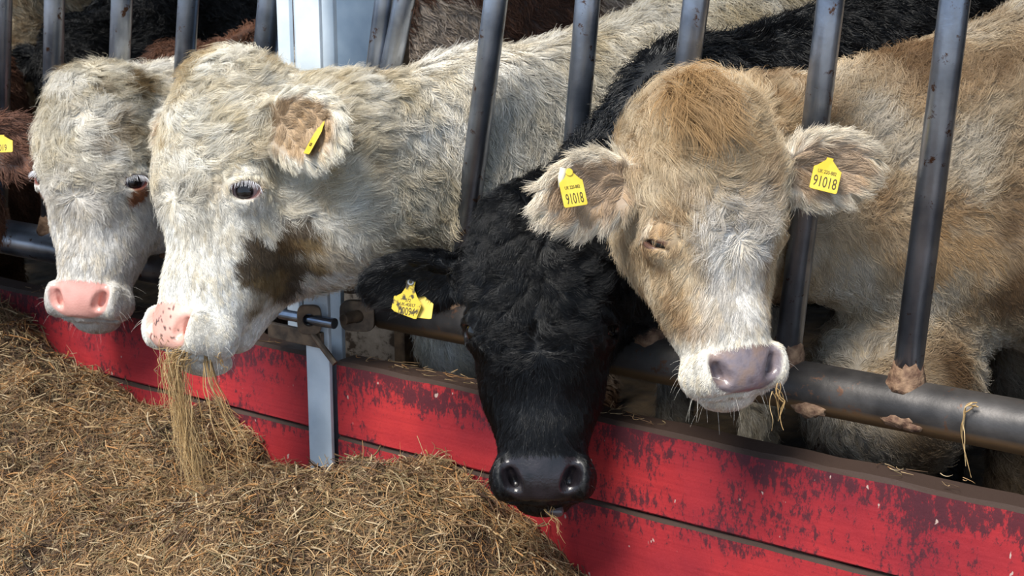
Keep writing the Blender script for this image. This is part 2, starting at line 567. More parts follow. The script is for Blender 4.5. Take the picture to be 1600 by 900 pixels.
def cow(name, label, fr, o, bodyf, rng_seed, group=None):
    rng = np.random.default_rng(rng_seed)
    S = Shape()
    head_shape(S, fr, o)
    bodyf(S)
    pts = np.array([fr.w(p) for p in ((-.13, .08, .06), (.13, .08, .06), (-.13, -.2, .06), (.13, -.2, .06), (-.13, .08, -.54), (.13, .08, -.54), (-.13, -.22, -.54), (.13, -.22, -.54))]
                   + [fr.w(np.array(e['b']) + e['R'] @ np.array([e['L'] * 1.12, a * .03, b * e['W'] * 1.1])) for e in o['ears'] for a in (-1, 1) for b in (-1, 1)])
    lo, hi = pts.min(0), pts.max(0)
    hv, hq = surface(S, lo, hi, o.get('hstep', .0042))
    cs = 0.013
    bv, bq = surface(S, o['blo'], o['bhi'], cs, fine=False,
                     keep=lambda c: ~((c > lo + .024) & (c < hi - .024)).all(1))
    v = np.concatenate([hv, bv]); q = np.concatenate([hq, bq + len(hv)])
    N = np.concatenate([vnormals(hv, hq), vnormals(bv, bq)])
    L = fr.l(v)
    root = empty(name, (float(o['foot'][0]), float(o['foot'][1]), 0), label, 'cow', group)
    # colour ------------------------------------------------
    pats = [(surf_point(v, N, p[0], p[1]),) + tuple(p[2:]) for p in o.get('patches', [])]
    # hairless pad of the nose
    def pad(L):
        t = 1 - ((np.abs(L[:, 0]) / np.maximum(.064 + .22 * (L[:, 2] + .44), .02)) ** 2.6 + (np.abs(L[:, 2] + .440) / .039) ** 3)
        return sstep(-.15, .12, np.maximum(t, -1)) * (L[:, 1] > -.035)
    def lid(L):
        r = 0
        for x in (-1, 1):
            ec = np.array([x * o.get('eye_x', .092), o.get('eye_y', -.040), o.get('eye_z', -.225)]) + unit(np.array([x, 1, 1]) * np.array(o.get('eye_dir', (.86, .50, -.08)))) * .024
            d = L - ec
            dd = np.sqrt(d[:, 0] ** 2 + d[:, 1] ** 2 + (d[:, 2] * (1.7 if o['eye_open'][0 if x < 0 else 1] > .35 else 3.2)) ** 2)
            r = np.maximum(r, 1 - sstep(.023, .031, dd))
        return r
    def eari(L, k):
        r = 0
        for e in o['ears']:
            c = np.array(e['b']) + e['R'] @ np.array([e['L'] * .56, 0, 0])
            q_ = (L - c) @ e['R']
            rr = np.sqrt((q_[:, 0] / (e['L'] * .55)) ** 2 + (q_[:, 2] / e['W']) ** 2)
            ins = (np.abs(q_[:, 1]) < .06) * (q_[:, 0] > -e['L'] * .62)
            if k == 'in': r = np.maximum(r, (1 - sstep(.62, .85, rr)) * ins * (q_[:, 1] > -.012))
            elif k == 'rim': r = np.maximum(r, sstep(.6, .85, rr) * (rr < 1.4) * ins * (q_[:, 0] > -e['L'] * .3))
            else: r = np.maximum(r, (1 - sstep(1.2, 1.5, rr)) * (np.abs(q_[:, 1]) < .06) * sstep(.02, .30, q_[:, 0] / e['L'] + .56))
        return r
    def colour(P, L):
        c = o['colour'](P, L, eari)
        lo_ = (1 - sstep(o.get('mud_z', .38), o.get('mud_z', .38) + .3, P[:, 2] + (fbm(P, 8, 51, 3) - .5) * .25))[:, None] * .75
        c = c * (1 - lo_) + lin(*o.get('mud', (74, 58, 44))) * lo_ * (c.mean() > .05) + c * lo_ * (c.mean() <= .05)
        for (cp, rad, cc, st, nz) in pats:
            d = np.linalg.norm((P - cp), axis=1) / rad + (fbm(P, 26, 7, 3) - .5) * nz
            w = (1 - sstep(.75, 1.1, d)) * st
            c = c * (1 - w[:, None]) + lin(*cc) * w[:, None]
        return c
    col = colour(v, L)
    inhead = np.zeros(len(v), bool); inhead[:len(hv)] = True
    pd = pad(L) * inhead
    pc = o['pad'](v, L)
    skin = col * 0.62
    skin = skin * (1 - pd[:, None]) + pc * pd[:, None]
    ld = lid(L) * inhead
    skin = skin * (1 - ld[:, None]) + lin(*o['lid']) * ld[:, None]
    body = mesh_np('body', v, q, M['skin'], root, np.concatenate([np.clip(skin, 0, 1), np.maximum(pd, ld)[:, None]], 1))
    # hair ---------------------------------------------------
    ctr = v[q].mean(1); cn = unit(N[q].sum(1))
    vs = vis(ctr, cn)[0]
    Lc = fr.l(ctr)
    dens = np.full(len(q), float(o.get('body_dens', 95000)))
    hd = (np.arange(len(q)) < len(hq))
    dens[hd] = o.get('head_dens', 470000)
    dens *= vs * HAIR
    dens *= (1 - np.clip(pad(Lc) * hd * 1.6, 0, 1)) * (1 - lid(Lc) * hd)
    dens = np.maximum(dens, 0)
    P, Nn = sample(v, q, N, dens, rng)
    if len(P) < 50: P, Nn = v[:2000:20], N[:2000:20]
    Lh = fr.l(P)
    hw = 1 - sstep(.0, .16, np.maximum(-Lh[:, 1] - .14, 0) + np.maximum(Lh[:, 2] - .02, 0) * 1.5 + np.maximum(np.abs(Lh[:, 0]) - .14, 0) * 0)
    ear = eari(Lh, 'all')
    whorl = np.array(o.get('whorl', (0, .04, -.235)))
    dl = Lh - whorl
    up_w = sstep(-.01, .05, dl[:, 2])[:, None]
    fl_low = np.stack([dl[:, 0] * 3.5, -np.abs(dl[:, 0]) * 5 - .15, -np.ones(len(P)) * 1.0], 1)
    fl_up = np.stack([dl[:, 0] * 8, -np.abs(dl[:, 0]) * 3, np.ones(len(P)) * o.get('fore_up', -.6)], 1)
    fl = fl_low * (1 - up_w) + fl_up * up_w
    near = 1 - sstep(.02, .07, np.linalg.norm(dl, axis=1))
    fl = fl * (1 - near[:, None]) + unit(dl) * near[:, None]
    sw = nvec(P, 9, 31) * o.get('swirl', .5) * (0.35 + sstep(-.22, -.1, Lh[:, 2]))[:, None]
    fl = fl + sw
    for e in o['ears']:
        c = np.array(e['b'])
        q_ = (Lh - c) @ e['R']
        me_ = (np.abs(q_[:, 1]) < .06) & (q_[:, 0] > .02) & (q_[:, 0] < e['L'] * 1.2) & (np.abs(q_[:, 2]) < e['W'] * 1.3)
        rad = q_.copy(); rad[:, 0] = rad[:, 0] - e['L'] * .25
        rad[:, 1] = 0
        fe = unit(rad) @ e['R'].T + np.array([0, .1, -.55])
        fl[me_] = fe[me_]
    Fw = fl @ fr.R.T
    bd = o['flow'](P)
    Fw = unit(Fw) * hw[:, None] + (unit(bd) + nvec(P, 5, 77) * .45) * (1 - hw[:, None])
    face = sstep(-.20, -.30, Lh[:, 2]) if False else 1 - sstep(-.30, -.19, Lh[:, 2])
    Ln = (o['len_face'] * face + o['len_fore'] * (1 - face)) * hw + o['len_body'] * (1 - hw)
    muz = 1 - sstep(-.43, -.36, Lh[:, 2])
    Ln = Ln * (1 - muz * hw * .62)
    Ln = Ln * (1 - .6 * lid(Lh) * hw)
    eye_near = 0
    for x in (-1, 1):
        dd = np.linalg.norm(Lh - np.array([x * .108, -.02, o.get('eye_z', -.225)]), axis=1)
        eye_near = np.maximum(eye_near, 1 - sstep(.035, .085, dd))
    Ln = Ln * (1 - .78 * eye_near * hw)
    Ln = np.where(ear > .5, o.get('len_ear', .022) + (o.get('len_rim', .035) - o.get('len_ear', .022)) * eari(Lh, 'rim'), Ln)
    cu = (o['curl_face'] * face + o['curl_fore'] * (1 - face)) * hw + o['curl_body'] * (1 - hw)
    cu = np.where(ear > .5, .15, cu * (1 - .8 * eye_near * hw))
    lift = (.10 * face + .42 * (1 - face)) * hw + o.get('lift_body', .38) * (1 - hw)
    lift = np.where(ear > .5, .3, lift)
    c = colour(P + rng.normal(size=P.shape) * .003, Lh)
    inh = hw > .5
    mat = M[o.get('mat', 'coat')]
    for nm, m, bg_, sm_, K in (('head_hair', inh, o.get('big', .026), .006, o.get('K', 6)), ('body_hair', ~inh, o.get('bigb', .035), .009, o.get('K', 6) - (0 if o.get('hstep') is None else 1))):
        if m.sum() < 10: continue
        G = grow(P[m], Nn[m], Fw[m], Ln[m], lift[m], cu[m], rng, bg_, sm_, K=K)
        if nm == 'head_hair' and o.get('ringlets', 1):
            kr = ((1 - face) * (1 - (ear > .5)) * (1 - eye_near))[m] > .5
            if kr.sum() > 10: G[kr] = grow(P[m][kr], Nn[m][kr], Fw[m][kr], Ln[m][kr], lift[m][kr], cu[m][kr] * o.get('ring_amp', 1.5), rng, o.get('ring', .017), .005, c_big=.68, c_small=.68, K=K, fuzz=.15, turns=o.get('ring_turn', 1.1))
        if nm == 'head_hair':
            fc = (face * (1 - (ear > .5)))[m]; ks = fc > .35
            if ks.sum() > 10: G[ks] = grow(P[m][ks], Nn[m][ks], Fw[m][ks], Ln[m][ks] * (1.0 + .4 * (1 - fc[ks])), lift[m][ks], cu[m][ks] * .6, rng, .012, .0035, c_big=.25, c_small=.45, K=K, fuzz=.16)
        tone = 0.72 + .42 * rng.random(m.sum()) ** 1.0
        gs = cells(P[m] * np.array([1, 1, .45]), .009, 91); gr_ = crand(gs, rng); tone *= 0.74 + .40 * gr_
        tint = np.array([.93, .86, .74]) ** (np.clip(1.6 * crand(gs, rng) - .8, 0, 1) * o.get('tint', 1.0))[:, None]
        cc = np.clip(c[m] * tone[:, None] * tint, 0, 1)
        wd = (o.get('wid_h', .00033) if nm == 'head_hair' else o.get('wid_b', .00054))
        strands(nm, G, wd * (0.7 + .6 * rng.random(m.sum())), cc, mat, root)
    # whiskers
    if HAIR and o.get('hstep') is None:
        wm = (Lh[:, 2] < -.415) & (Lh[:, 1] > -.10) & (Lh[:, 1] < .03) & (hw > .5)
        wi = rng.choice(np.nonzero(wm)[0], min(34, int(wm.sum())), replace=False)
        wd_ = unit(Nn[wi] + rng.normal(size=(len(wi), 3)) * .25 + fr.d((0, .0, -.35)))
        wl = .012 + .024 * rng.random(len(wi))
        tt = np.linspace(0, 1, 6)[None, :, None]
        W = P[wi][:, None] + wd_[:, None] * wl[:, None, None] * tt + np.array([0, 0, -1.0]) * tt ** 2 * .010
        strands('whiskers', W, np.full(len(wi), .00018), np.clip(c[wi] * .9, 0, 1), mat, root)
    # extra locks (tufts) ---------------------------------------
    for tf in (o.get('tufts', []) if HAIR else []):
        cpt = fr.w(tf['c'])
        dd = np.linalg.norm(v - cpt, axis=1)
        fd = dd[q].mean(1)
        dn = np.where(fd < tf['r'] * fr.s, tf['dens'] * HAIR, 0) * (cn @ fr.d((0, .5, .85)) > -.2)
        P2, N2 = sample(v, q, N, dn, rng)
        L2 = fr.l(P2)
        ff = np.tile(np.array(tf['flow'], float), (len(P2), 1)); ff[:, 0] += L2[:, 0] * tf.get('spread', 6)
        G = grow(P2, N2, ff @ fr.R.T + nvec(P2, 14, 3) * .3, np.full(len(P2), tf['len']), np.full(len(P2), tf.get('lift', .9)), np.full(len(P2), tf.get('curl', .35)), rng,
                 .016, .005, c_big=.72, c_small=.5, K=10, turns=1.0)
        # gravity pulls the long hair down
        t = np.linspace(0, 1, G.shape[1])[None, :, None]
        G = G + np.array([0, 0, -1.0]) * (t ** 2) * tf['len'] * tf.get('sag', .5)
        c2 = colour(P2, L2) * (1 - tf.get('mix', .7)) + lin(*tf['col']) * tf.get('mix', .7)
        g2 = cells(P2, .012, 91)
        c2 = np.clip(c2 * (0.75 + .3 * rng.random(len(P2)) + .3 * crand(g2, rng))[:, None], 0, 1)
        strands('forelock', G, np.full(len(P2), .00042), c2, mat, root)
    # tongue
    if 'tongue' in o:
        tg = o['tongue']; V_, Q_ = [], []
        for i in range(9):
            for j in range(16):
                a = 2 * math.pi * j / 16; u = i / 8; wv = .016 * math.sqrt(max(0.0, 1 - (u * .96) ** 4)) + .001
                p = np.array(tg[0]) + np.array(tg[1]) * u + np.array([0, .006 * math.sin(u * 3), 0])
                V_.append(fr.w(p + np.array([math.cos(a) * wv, math.sin(a) * wv * .35, 0])))
        Q_ = [(i * 16 + j, i * 16 + (j + 1) % 16, (i + 1) * 16 + (j + 1) % 16, (i + 1) * 16 + j) for i in range(8) for j in range(16)]
        mesh_np('tongue', np.array(V_), np.array(Q_), M['eye'], root, np.tile(lin(*tg[2]), (len(V_), 1)))
    # eyes -----------------------------------------------------
    for x in (-1, 1):
        ec = np.array([x * o.get('eye_x', .092), o.get('eye_y', -.040), o.get('eye_z', -.225)]); ed = unit(np.array([x, 1, 1]) * np.array(o.get('eye_dir', (.86, .50, -.08))))
        look = unit(ed + np.array([0, .1, -.15]))
        make_eye(fr, ec + ed * .003, look, .0265, o['eye'], root, o.get('lash'), o['eye_open'][0 if x < 0 else 1], x, rng, o.get('eye_dir', (.86, .5, -.08)))
    return root, (v, q, N)

def make_eye(fr, c, look, r, ecol, root, lash, opn, sx, rng, ed0=(.86, .5, -.08)):
    n, m = 24, 32
    look = fr.d(look); a = unit(np.cross(look, WLD)); b = np.cross(a, look)
    V = []; C = []
    iris, white = lin(*ecol[0]), lin(*ecol[1])
    for i in range(n + 1):
        th = math.pi * i / n
        for j in range(m):
            ph = 2 * math.pi * j / m
            rr = r * fr.s * (1 + .05 * math.exp(-(th / .5) ** 2))
            V.append(fr.w(c) + rr * (look * math.cos(th) + (a * math.cos(ph) + b * math.sin(ph)) * math.sin(th)))
            w = float(sstep(.52, .62, th))
            pup = 1 - float(sstep(.2, .3, th * (1 + .5 * abs(math.sin(ph)))))
            C.append((iris * (1 - .8 * pup)) * (1 - w) + white * w)
    Q = [(i * m + j, (i + 1) * m + j, (i + 1) * m + (j + 1) % m, i * m + (j + 1) % m) for i in range(n) for j in range(m)]
    e = mesh_np('eye', np.array(V), np.array(Q), M['eye'], root, np.array(C))
    if lash and opn > .15:
        k = 46
        up_l = unit(np.array([0, 0, 1.0]))
        L = []
        ed = unit(np.array([sx, 1, 1]) * np.array(ed0))
        upv = unit(up_l - ed * ed[2]); ta = np.cross(upv, ed)
        for i in range(k):
            u = (i + rng.random()) / k * 2 - 1
            p0 = np.array(c) + ed * (.0285 - .007 * u * u) + ta * u * .024 + upv * (.014 * opn * math.sqrt(max(0, 1 - u * u)) + .002)
            d = unit(ed * 1.0 + ta * u * .3 - upv * .35 + rng.normal(size=3) * .12)
            pts = [fr.w(p0 + d * t * .014 - upv * .006 * t * t) for t in np.linspace(0, 1, 5)]
            L.append(pts)
        strands('eyelashes', np.array(L), np.full(k, .0004), np.tile(lin(*lash), (k, 1)), M['coat'], e)
M['eye'] = mat_attr('eye_wet', 0.06, 0.6)

def noise_mix(P, stops, freq, seed, n=3, contrast=1.0):
    """blend listed colours by noise at P"""
    t = np.clip((fbm(P, freq, seed, n) - .5) * 2.2 * contrast + .5, 0, 1) * (len(stops) - 1)
    i = np.minimum(t.astype(int), len(stops) - 2); f = (t - i)[:, None]
    A = np.array([lin(*c) for c in stops])
    return A[i] * (1 - f) + A[i + 1] * f
# ================================================================== the setting
def dirt_top(nodes, links, col, dirt, lo=.35, hi=.75, sign=1.0):
    g = nodes.new('ShaderNodeNewGeometry'); sx = nodes.new('ShaderNodeSeparateXYZ'); links.new(g.outputs['Normal'], sx.inputs[0])
    mr = nodes.new('ShaderNodeMapRange'); mr.inputs['From Min'].default_value = lo; mr.inputs['From Max'].default_value = hi
    m = nodes.new('ShaderNodeMath'); m.operation = 'MULTIPLY'; m.inputs[1].default_value = sign
    links.new(sx.outputs['Z'], m.inputs[0]); links.new(m.outputs[0], mr.inputs['Value'])
    return mixc(nodes, links, mr.outputs[0], col, dirt)

def red_paint():
    m, n, l, b = new_mat('worn_red_paint')
    b.inputs['Roughness'].default_value = 0.6
    b.inputs['Specular IOR Level'].default_value = 0.25
    t1 = tex_noise(n, l, 3.2, 5)
    r1 = ramp(n, [(.3, tuple(lin(126, 36, 48))), (.55, tuple(lin(174, 48, 52))), (.75, tuple(lin(202, 60, 56)))])
    l.new(t1.outputs['Fac'], r1.inputs[0])
    gr = tex_noise(n, l, 1.0, 3, stretch=(5, 5, 190)); rg = ramp(n, [(.42, (0.0,) * 3), (.66, (1.0,) * 3)]); l.new(gr.outputs['Fac'], rg.inputs[0])
    mg = n.new('ShaderNodeMath'); mg.operation = 'MULTIPLY'; mg.inputs[1].default_value = .28; l.new(rg.outputs[0], mg.inputs[0])
    c = mixc(n, l, mg.outputs[0], r1.outputs[0], tuple(lin(120, 24, 34)))
    # paint rubbed off down to dark wood, mostly near the upper edge
    sc = tex_noise(n, l, 1.0, 9, stretch=(70, 70, 34), rough=.8)
    big = tex_noise(n, l, 4.5, 3, stretch=(1, 1, 1.6))
    co = n.new('ShaderNodeTexCoord'); sx = n.new('ShaderNodeSeparateXYZ'); l.new(co.outputs['Object'], sx.inputs[0])
    def band(z0, z1, lo_v, hi_v):
        mr = n.new('ShaderNodeMapRange'); mr.interpolation_type = 'SMOOTHSTEP'
        for k, v_ in (('From Min', z0), ('From Max', z1), ('To Min', lo_v), ('To Max', hi_v)): mr.inputs[k].default_value = v_
        l.new(sx.outputs['Z'], mr.inputs['Value']); return mr.outputs[0]
    def math2(op, a, b_):
        m_ = n.new('ShaderNodeMath'); m_.operation = op
        for k, v_ in ((0, a), (1, b_)):
            if isinstance(v_, (int, float)): m_.inputs[k].default_value = v_
            else: l.new(v_, m_.inputs[k])
        return m_.outputs[0]
    low = math2('MULTIPLY', band(.27, .315, 0, .07), band(.336, .346, 1, 0))
    zb = math2('ADD', band(.385, .47, -.085, .045), low)
    bg_ = math2('MULTIPLY', math2('SUBTRACT', big.outputs['Fac'], .5), .62)
    tot = math2('ADD', math2('ADD', sc.outputs['Fac'], zb), bg_)
    ad2 = n.new('ShaderNodeMath'); ad2.operation = 'ADD'; ad2.inputs[1].default_value = 0.0; l.new(tot, ad2.inputs[0])
    rs = ramp(n, [(.49, (0,) * 3), (.55, (1,) * 3)]); l.new(ad2.outputs[0], rs.inputs[0])
    ms = n.new('ShaderNodeMath'); ms.operation = 'MULTIPLY'; ms.inputs[1].default_value = .85; l.new(rs.outputs[0], ms.inputs[0])
    c = mixc(n, l, ms.outputs[0], c, tuple(lin(60, 36, 44)))
    # pale splashes
    sp = tex_noise(n, l, 1.0, 3, stretch=(46, 46, 30)); r3 = ramp(n, [(.69, (0,) * 3), (.71, (1,) * 3)]); l.new(sp.outputs['Fac'], r3.inputs[0])
    c = mixc(n, l, r3.outputs[0], c, tuple(lin(186, 160, 150)))
    c = dirt_top(n, l, c, tuple(lin(62, 48, 42)), .3, .6)
    l.new(c, b.inputs['Base Color'])
    bump(n, l, b, ad2.outputs[0], 0.004, .6)
    return m
def steel(name, c1, c2, rough, metal, dirt=None, fl=.60):
    m, n, l, b = new_mat(name)
    t = tex_noise(n, l, 9, 6); r = ramp(n, [(.35, c1), (.65, c2)]); l.new(t.outputs['Fac'], r.inputs[0])
    c = r.outputs[0]
    t2 = tex_noise(n, l, 30, 5, rough=.7); r2 = ramp(n, [(fl, (0,) * 3), (fl + .06, (1,) * 3)]); l.new(t2.outputs['Fac'], r2.inputs[0])
    c = mixc(n, l, r2.outputs[0], c, tuple(lin(96, 70, 56)))
    if dirt: c = dirt_top(n, l, c, dirt, .25, .5, -1.0)
    l.new(c, b.inputs['Base Color'])
    b.inputs['Metallic'].default_value = metal
    rr = n.new('ShaderNodeMapRange'); rr.inputs['To Min'].default_value = rough - .08; rr.inputs['To Max'].default_value = rough + .2
    l.new(t2.outputs['Fac'], rr.inputs['Value']); l.new(rr.outputs[0], b.inputs['Roughness'])
    bump(n, l, b, t2.outputs['Fac'], .0015, .5)
    return m
M['red'] = red_paint()
M['rail'] = steel('dark_rail_steel', tuple(lin(58, 56, 56)), tuple(lin(104, 100, 98)), .40, .6, tuple(lin(136, 108, 78)))
M['bar'] = steel('worn_bar_steel', tuple(lin(112, 120, 134)), tuple(lin(176, 184, 198)), .27, .9)
M['galv'] = steel('galvanised_steel', tuple(lin(186, 198, 208)), tuple(lin(218, 228, 236)), .5, .25, fl=.70)
M['iron'] = mat_flat('rusty_iron', tuple(lin(84, 72, 62)), .55, .4, c2=tuple(lin(128, 108, 88)), scale=40, bmp=.001)
M['chrome'] = mat_flat('polished_pin', tuple(lin(96, 108, 128)), .22, .9, c2=tuple(lin(150, 160, 176)), scale=20)
M['weld'] = mat_flat('crusted_dung', tuple(lin(84, 58, 44)), .8, 0, c2=tuple(lin(140, 112, 88)), scale=70, bmp=.006)
M['concrete'] = mat_flat('concrete', tuple(lin(92, 88, 82)), .9, c2=tuple(lin(128, 122, 114)), scale=8, bmp=.003)
M['dung'] = mat_flat('straw_bedding', tuple(lin(52, 42, 32)), .9, c2=tuple(lin(90, 74, 54)), scale=14, bmp=.02)
M['barnwall'] = mat_flat('barn_wall', tuple(lin(54, 50, 48)), .9, c2=tuple(lin(84, 80, 78)), scale=5, bmp=.004)
M['sheet'] = mat_flat('grey_sheet', tuple(lin(104, 124, 146)), .5, .3, c2=tuple(lin(140, 158, 176)), scale=7, bmp=.001)
_t = M['sheet'].node_tree; _n, _l = _t.nodes, _t.links
_co = _n.new('ShaderNodeTexCoord'); _sx = _n.new('ShaderNodeSeparateXYZ'); _l.new(_co.outputs['Object'], _sx.inputs[0])
_mr = _n.new('ShaderNodeMapRange'); _mr.inputs['From Min'].default_value = .95; _mr.inputs['From Max'].default_value = .55
_l.new(_sx.outputs['Z'], _mr.inputs['Value'])
_d = tex_noise(_n, _l, 26, 6, rough=.7); _r = ramp(_n, [(.42, tuple(lin(58, 50, 44))), (.5, tuple(lin(118, 112, 106))), (.7, tuple(lin(138, 132, 126)))]); _l.new(_d.outputs['Fac'], _r.inputs[0])
_old = _n['Principled BSDF'].inputs['Base Color'].links[0].from_socket
_l.new(mixc(_n, _l, _mr.outputs[0], _old, _r.outputs[0]), _n['Principled BSDF'].inputs['Base Color'])

def struct(name, lo, hi, mat):
    return tag(MB().box(lo, hi).build(name, mat), None, None, None, 'structure')
struct('floor', (-16, -6, -.12), (6, 0.02, 0.0), M['concrete'])
struct('floor_pen', (-16, 0.02, -.12), (6, 7, 0.0), M['dung'])
struct('wall_back', (-16, 7, -.1), (6, 7.2, 3.2), M['barnwall'])
struct('wall_right', (5.9, .3, -.1), (6.1, 7, 3.2), M['barnwall'])
rf = MB()
for i in range(86):       # corrugated roof sheets over the pen
    x0 = -16.3 + i * .26
    rf.prism([(x0, 0), (x0 + .07, .035), (x0 + .14, .035), (x0 + .21, 0), (x0 + .26, 0), (x0 + .26, .008), (x0 + .21, .008), (x0 + .14, .043), (x0 + .07, .043), (x0, .008)], -7.4,
             Matrix.Translation((0, -.2, 2.75)) @ Matrix.Rotation(math.radians(97), 4, 'X'))
tag(rf.build('ceiling', M['barnwall']), None, None, None, 'structure')

# numerals for the ear tags (made first, while the scene is still small)
TEXTS = {}
def text_data(body, size):
    cu = D.curves.new('t', 'FONT'); cu.body = body; cu.size = size; cu.align_x = 'CENTER'; cu.extrude = .0003
    cu.resolution_u = 4
    ob = D.objects.new('t', cu); COL.objects.link(ob)
    bpy.context.view_layer.update()
    me = D.meshes.new_from_object(ob.evaluated_get(bpy.context.evaluated_depsgraph_get()))
    D.objects.remove(ob); D.curves.remove(cu)
    return me
for _b, _s in (('UK 220-882', .0085), ('91018', .026), ('UK 220-882', .0075), ('91018', .024), ('372', .0085), ('UK-40817', .0085), ('00094', .020), ('UK 220', .009), ('4019', .020)):
    TEXTS[(_b, _s)] = text_data(_b, _s)
def text_mesh(body, size, sx, mat, name, parent, Mx):
    me = TEXTS[(body, size)].copy()
    me.transform(Mx @ Matrix.Diagonal((sx, 1, 1, 1)))
    me.materials.clear(); me.materials.append(mat)
    return link(name, me, parent)

# ------------------------------------------------------------------ red boards
def board(x0, x1, z1, mat, label, seed):
    rnd = random.Random(seed)
    n = 60
    vs = []; z0 = z1 - .1645
    b = MB()
    prof = [(0, z0 + .004), (0.004, z0), (.066, z0), (.07, z0 + .004), (.07, z1 - .006), (.062, z1), (.009, z1), (0, z1 - .007)]
    for i in range(n + 1):
        x = x0 + (x1 - x0) * i / n
        j = rnd.uniform(-.0016, .0016)
        for k, (y, z) in enumerate(prof):
            vs.append((x, y + (rnd.uniform(-.0012, .0012) if k in (6, 7, 0, 1) else 0), z + (j + rnd.uniform(-.001, .001) if z > z0 + .1 else 0)))
    m = len(prof)
    fs = [(i * m + k, (i + 1) * m + k, (i + 1) * m + (k + 1) % m, i * m + (k + 1) % m) for i in range(n) for k in range(m)]
    fs += [tuple(range(m))[::-1], tuple(range(n * m, n * m + m))]
    b.add(vs, fs)
    return tag(b.build('wooden_board', mat), label, 'board', 'red feed barrier boards')
board(-.449, 3.2, .500, M['red'], 'red painted top board right of the galvanised post, worn dark along its upper edge', 1)
board(-.449, 3.2, .333, M['red'], 'red painted lower board right of the galvanised post, half buried in hay', 2)
board(-.449, 3.2, .166, M['red'], 'red painted bottom board right of the galvanised post, down at the floor', 3)
board(-5.0, -.526, .503, M['red'], 'red painted top board left of the galvanised post, under the two pale cows', 4)
board(-5.0, -.526, .336, M['red'], 'red painted lower board left of the galvanised post, mostly behind hay', 5)
board(-5.0, -.526, .169, M['red'], 'red painted bottom board left of the galvanised post, down at the floor', 6)

# ------------------------------------------------------------------ post with the hinge
post = empty('galvanised_post', (-.49, .03, 0), 'pale galvanised steel post standing between the red boards', 'post')
MB().box((-.522, -.012, 0), (-.458, -.002, 2.6)).build('face_strip', M['galv'], post, bevel=.0015)
MB().box((-.660, .080, 0), (-.625, .092, 2.6)).build('flange', M['galv'], post, bevel=.0015)
MB().box((-.5365, .080, 0), (-.503, .092, 2.6)).build('flange', M['galv'], post, bevel=.0015)
MB().box((-.625, .094, 0), (-.5365, .100, 2.6)).build('web', M['galv'], post)
# bracket plate and clevis that carry the gate
MB().box((-.62, -.024, .528), (-.468, -.013, .562)).build('bracket_plate', M['iron'], post, bevel=.002)
def ring_plate(cx, cz, y0, y1, w, h, hole, Mx=None):
    """rounded plate with a round hole, in the x-z plane"""
    b = MB(); n = 36
    out, inn = [], []
    for i in range(n):
        a = 2 * math.pi * i / n
        c, s = math.cos(a), math.sin(a)
        k = (abs(c) ** 4 + abs(s) ** 4) ** -.25
        out.append((cx + w / 2 * c * k, cz + h / 2 * s * k)); inn.append((cx + hole * c, cz + hole * s))
    v = [(x, y, z) for y in (y0, y1) for (x, z) in out] + [(x, y, z) for y in (y0, y1) for (x, z) in inn]
    f = []
    for i in range(n):
        j = (i + 1) % n
        f += [(i, j, n + j, n + i), (2 * n + j, 2 * n + i, 3 * n + i, 3 * n + j), (j, i, 2 * n + i, 2 * n + j), (n + i, n + j, 3 * n + j, 3 * n + i)]
    if Mx is not None: v = [tuple(Mx @ Vector(p)) for p in v]
    return b.add(v, f)
Mz = lambda ang, c: Matrix.Translation(c) @ Matrix.Rotation(math.radians(ang), 4, 'Z') @ Matrix.Translation(-Vector(c))
ring_plate(-.492, .590, -.040, -.028, .050, .062, .013, Mz(35, (-.492, -.03, .59))).build('clevis', M['iron'], post, bevel=.0015)
MB().tube([(-.575, -.028, .588), (-.425, -.028, .590)], .0115, 20).build('hinge_pin', M['chrome'], post, smooth=False, bevel=.001)
drop = MB().tube([(-.500, -.030, .572), (-.425, -.030, .505)], .0065, 8)
drop.build('locking_bar', M['iron'], post)

# ------------------------------------------------------------------ feed barriers: pipe rails with slanted bars
RY, RZ = .12, .594
def barrier(name, label, x0, x1, bars, ztop=1.95, rail='rail'):
    g = empty(name, ((x0 + x1) / 2, RY, 0), label, 'feed barrier')
    MB().tube([(x0 + (x1 - x0) * t / 12, RY, RZ) for t in range(13)], .045, 32)  .build('lower_rail', M[rail], g, smooth=True)
    MB().tube([(x0, RY, ztop), (x1, RY, ztop)], .03, 24).build('upper_rail', M['rail'], g, smooth=True)
    for (xa, za, xb, zb, r) in bars:
        k = (xb - xa) / (zb - za)
        p0 = (xa + k * (RZ + .03 - za), RY, RZ + .03); p1 = (xa + k * (ztop - za), RY, ztop)
        br = MB().tube([p0, p1], r, 24).build('bar', M['bar'], g, smooth=True)
        rn = random.Random(int(xa * 1000))
        w = MB(); pts = []; rr = []
        n = 7
        for i in range(n):
            t = i / (n - 1); pts.append((p0[0] + k * .05 * t, RY, RZ + .030 + .045 * t)); rr.append(r * (1.45 - .42 * t) )
        w.tube(pts, r, 26, rr=rr)
        w.v = [(x + rn.uniform(-.0018, .0018), y + rn.uniform(-.0018, .0018), z + (rn.uniform(-.008, .008) if z > RZ + .06 else 0)) for x, y, z in w.v]
        w.build('weld', M['weld'], br, smooth=True)
    return g
gR = barrier('feed_barrier', 'dark steel pipe barrier of slanted bars right of the post, over the red boards', -.415, 2.6,
        [(-.478 + .06, 1.143, -.400, 1.234, .02), (-.366, 1.174, -.348, 1.238, .022), (-.183, .88, -.123, 1.245, .0235), (.066, 1.033, .085, 1.253, .0235), (.294, 1.126, .310, 1.259, .0235),
         (.514, .663, .562, 1.267, .0235), (.733, .643, .772, 1.274, .0245), (.985, .643, 1.03, 1.274, .0245), (1.22, .643, 1.27, 1.274, .0245), (1.46, .643, 1.51, 1.274, .0245)])
lug = MB(); 
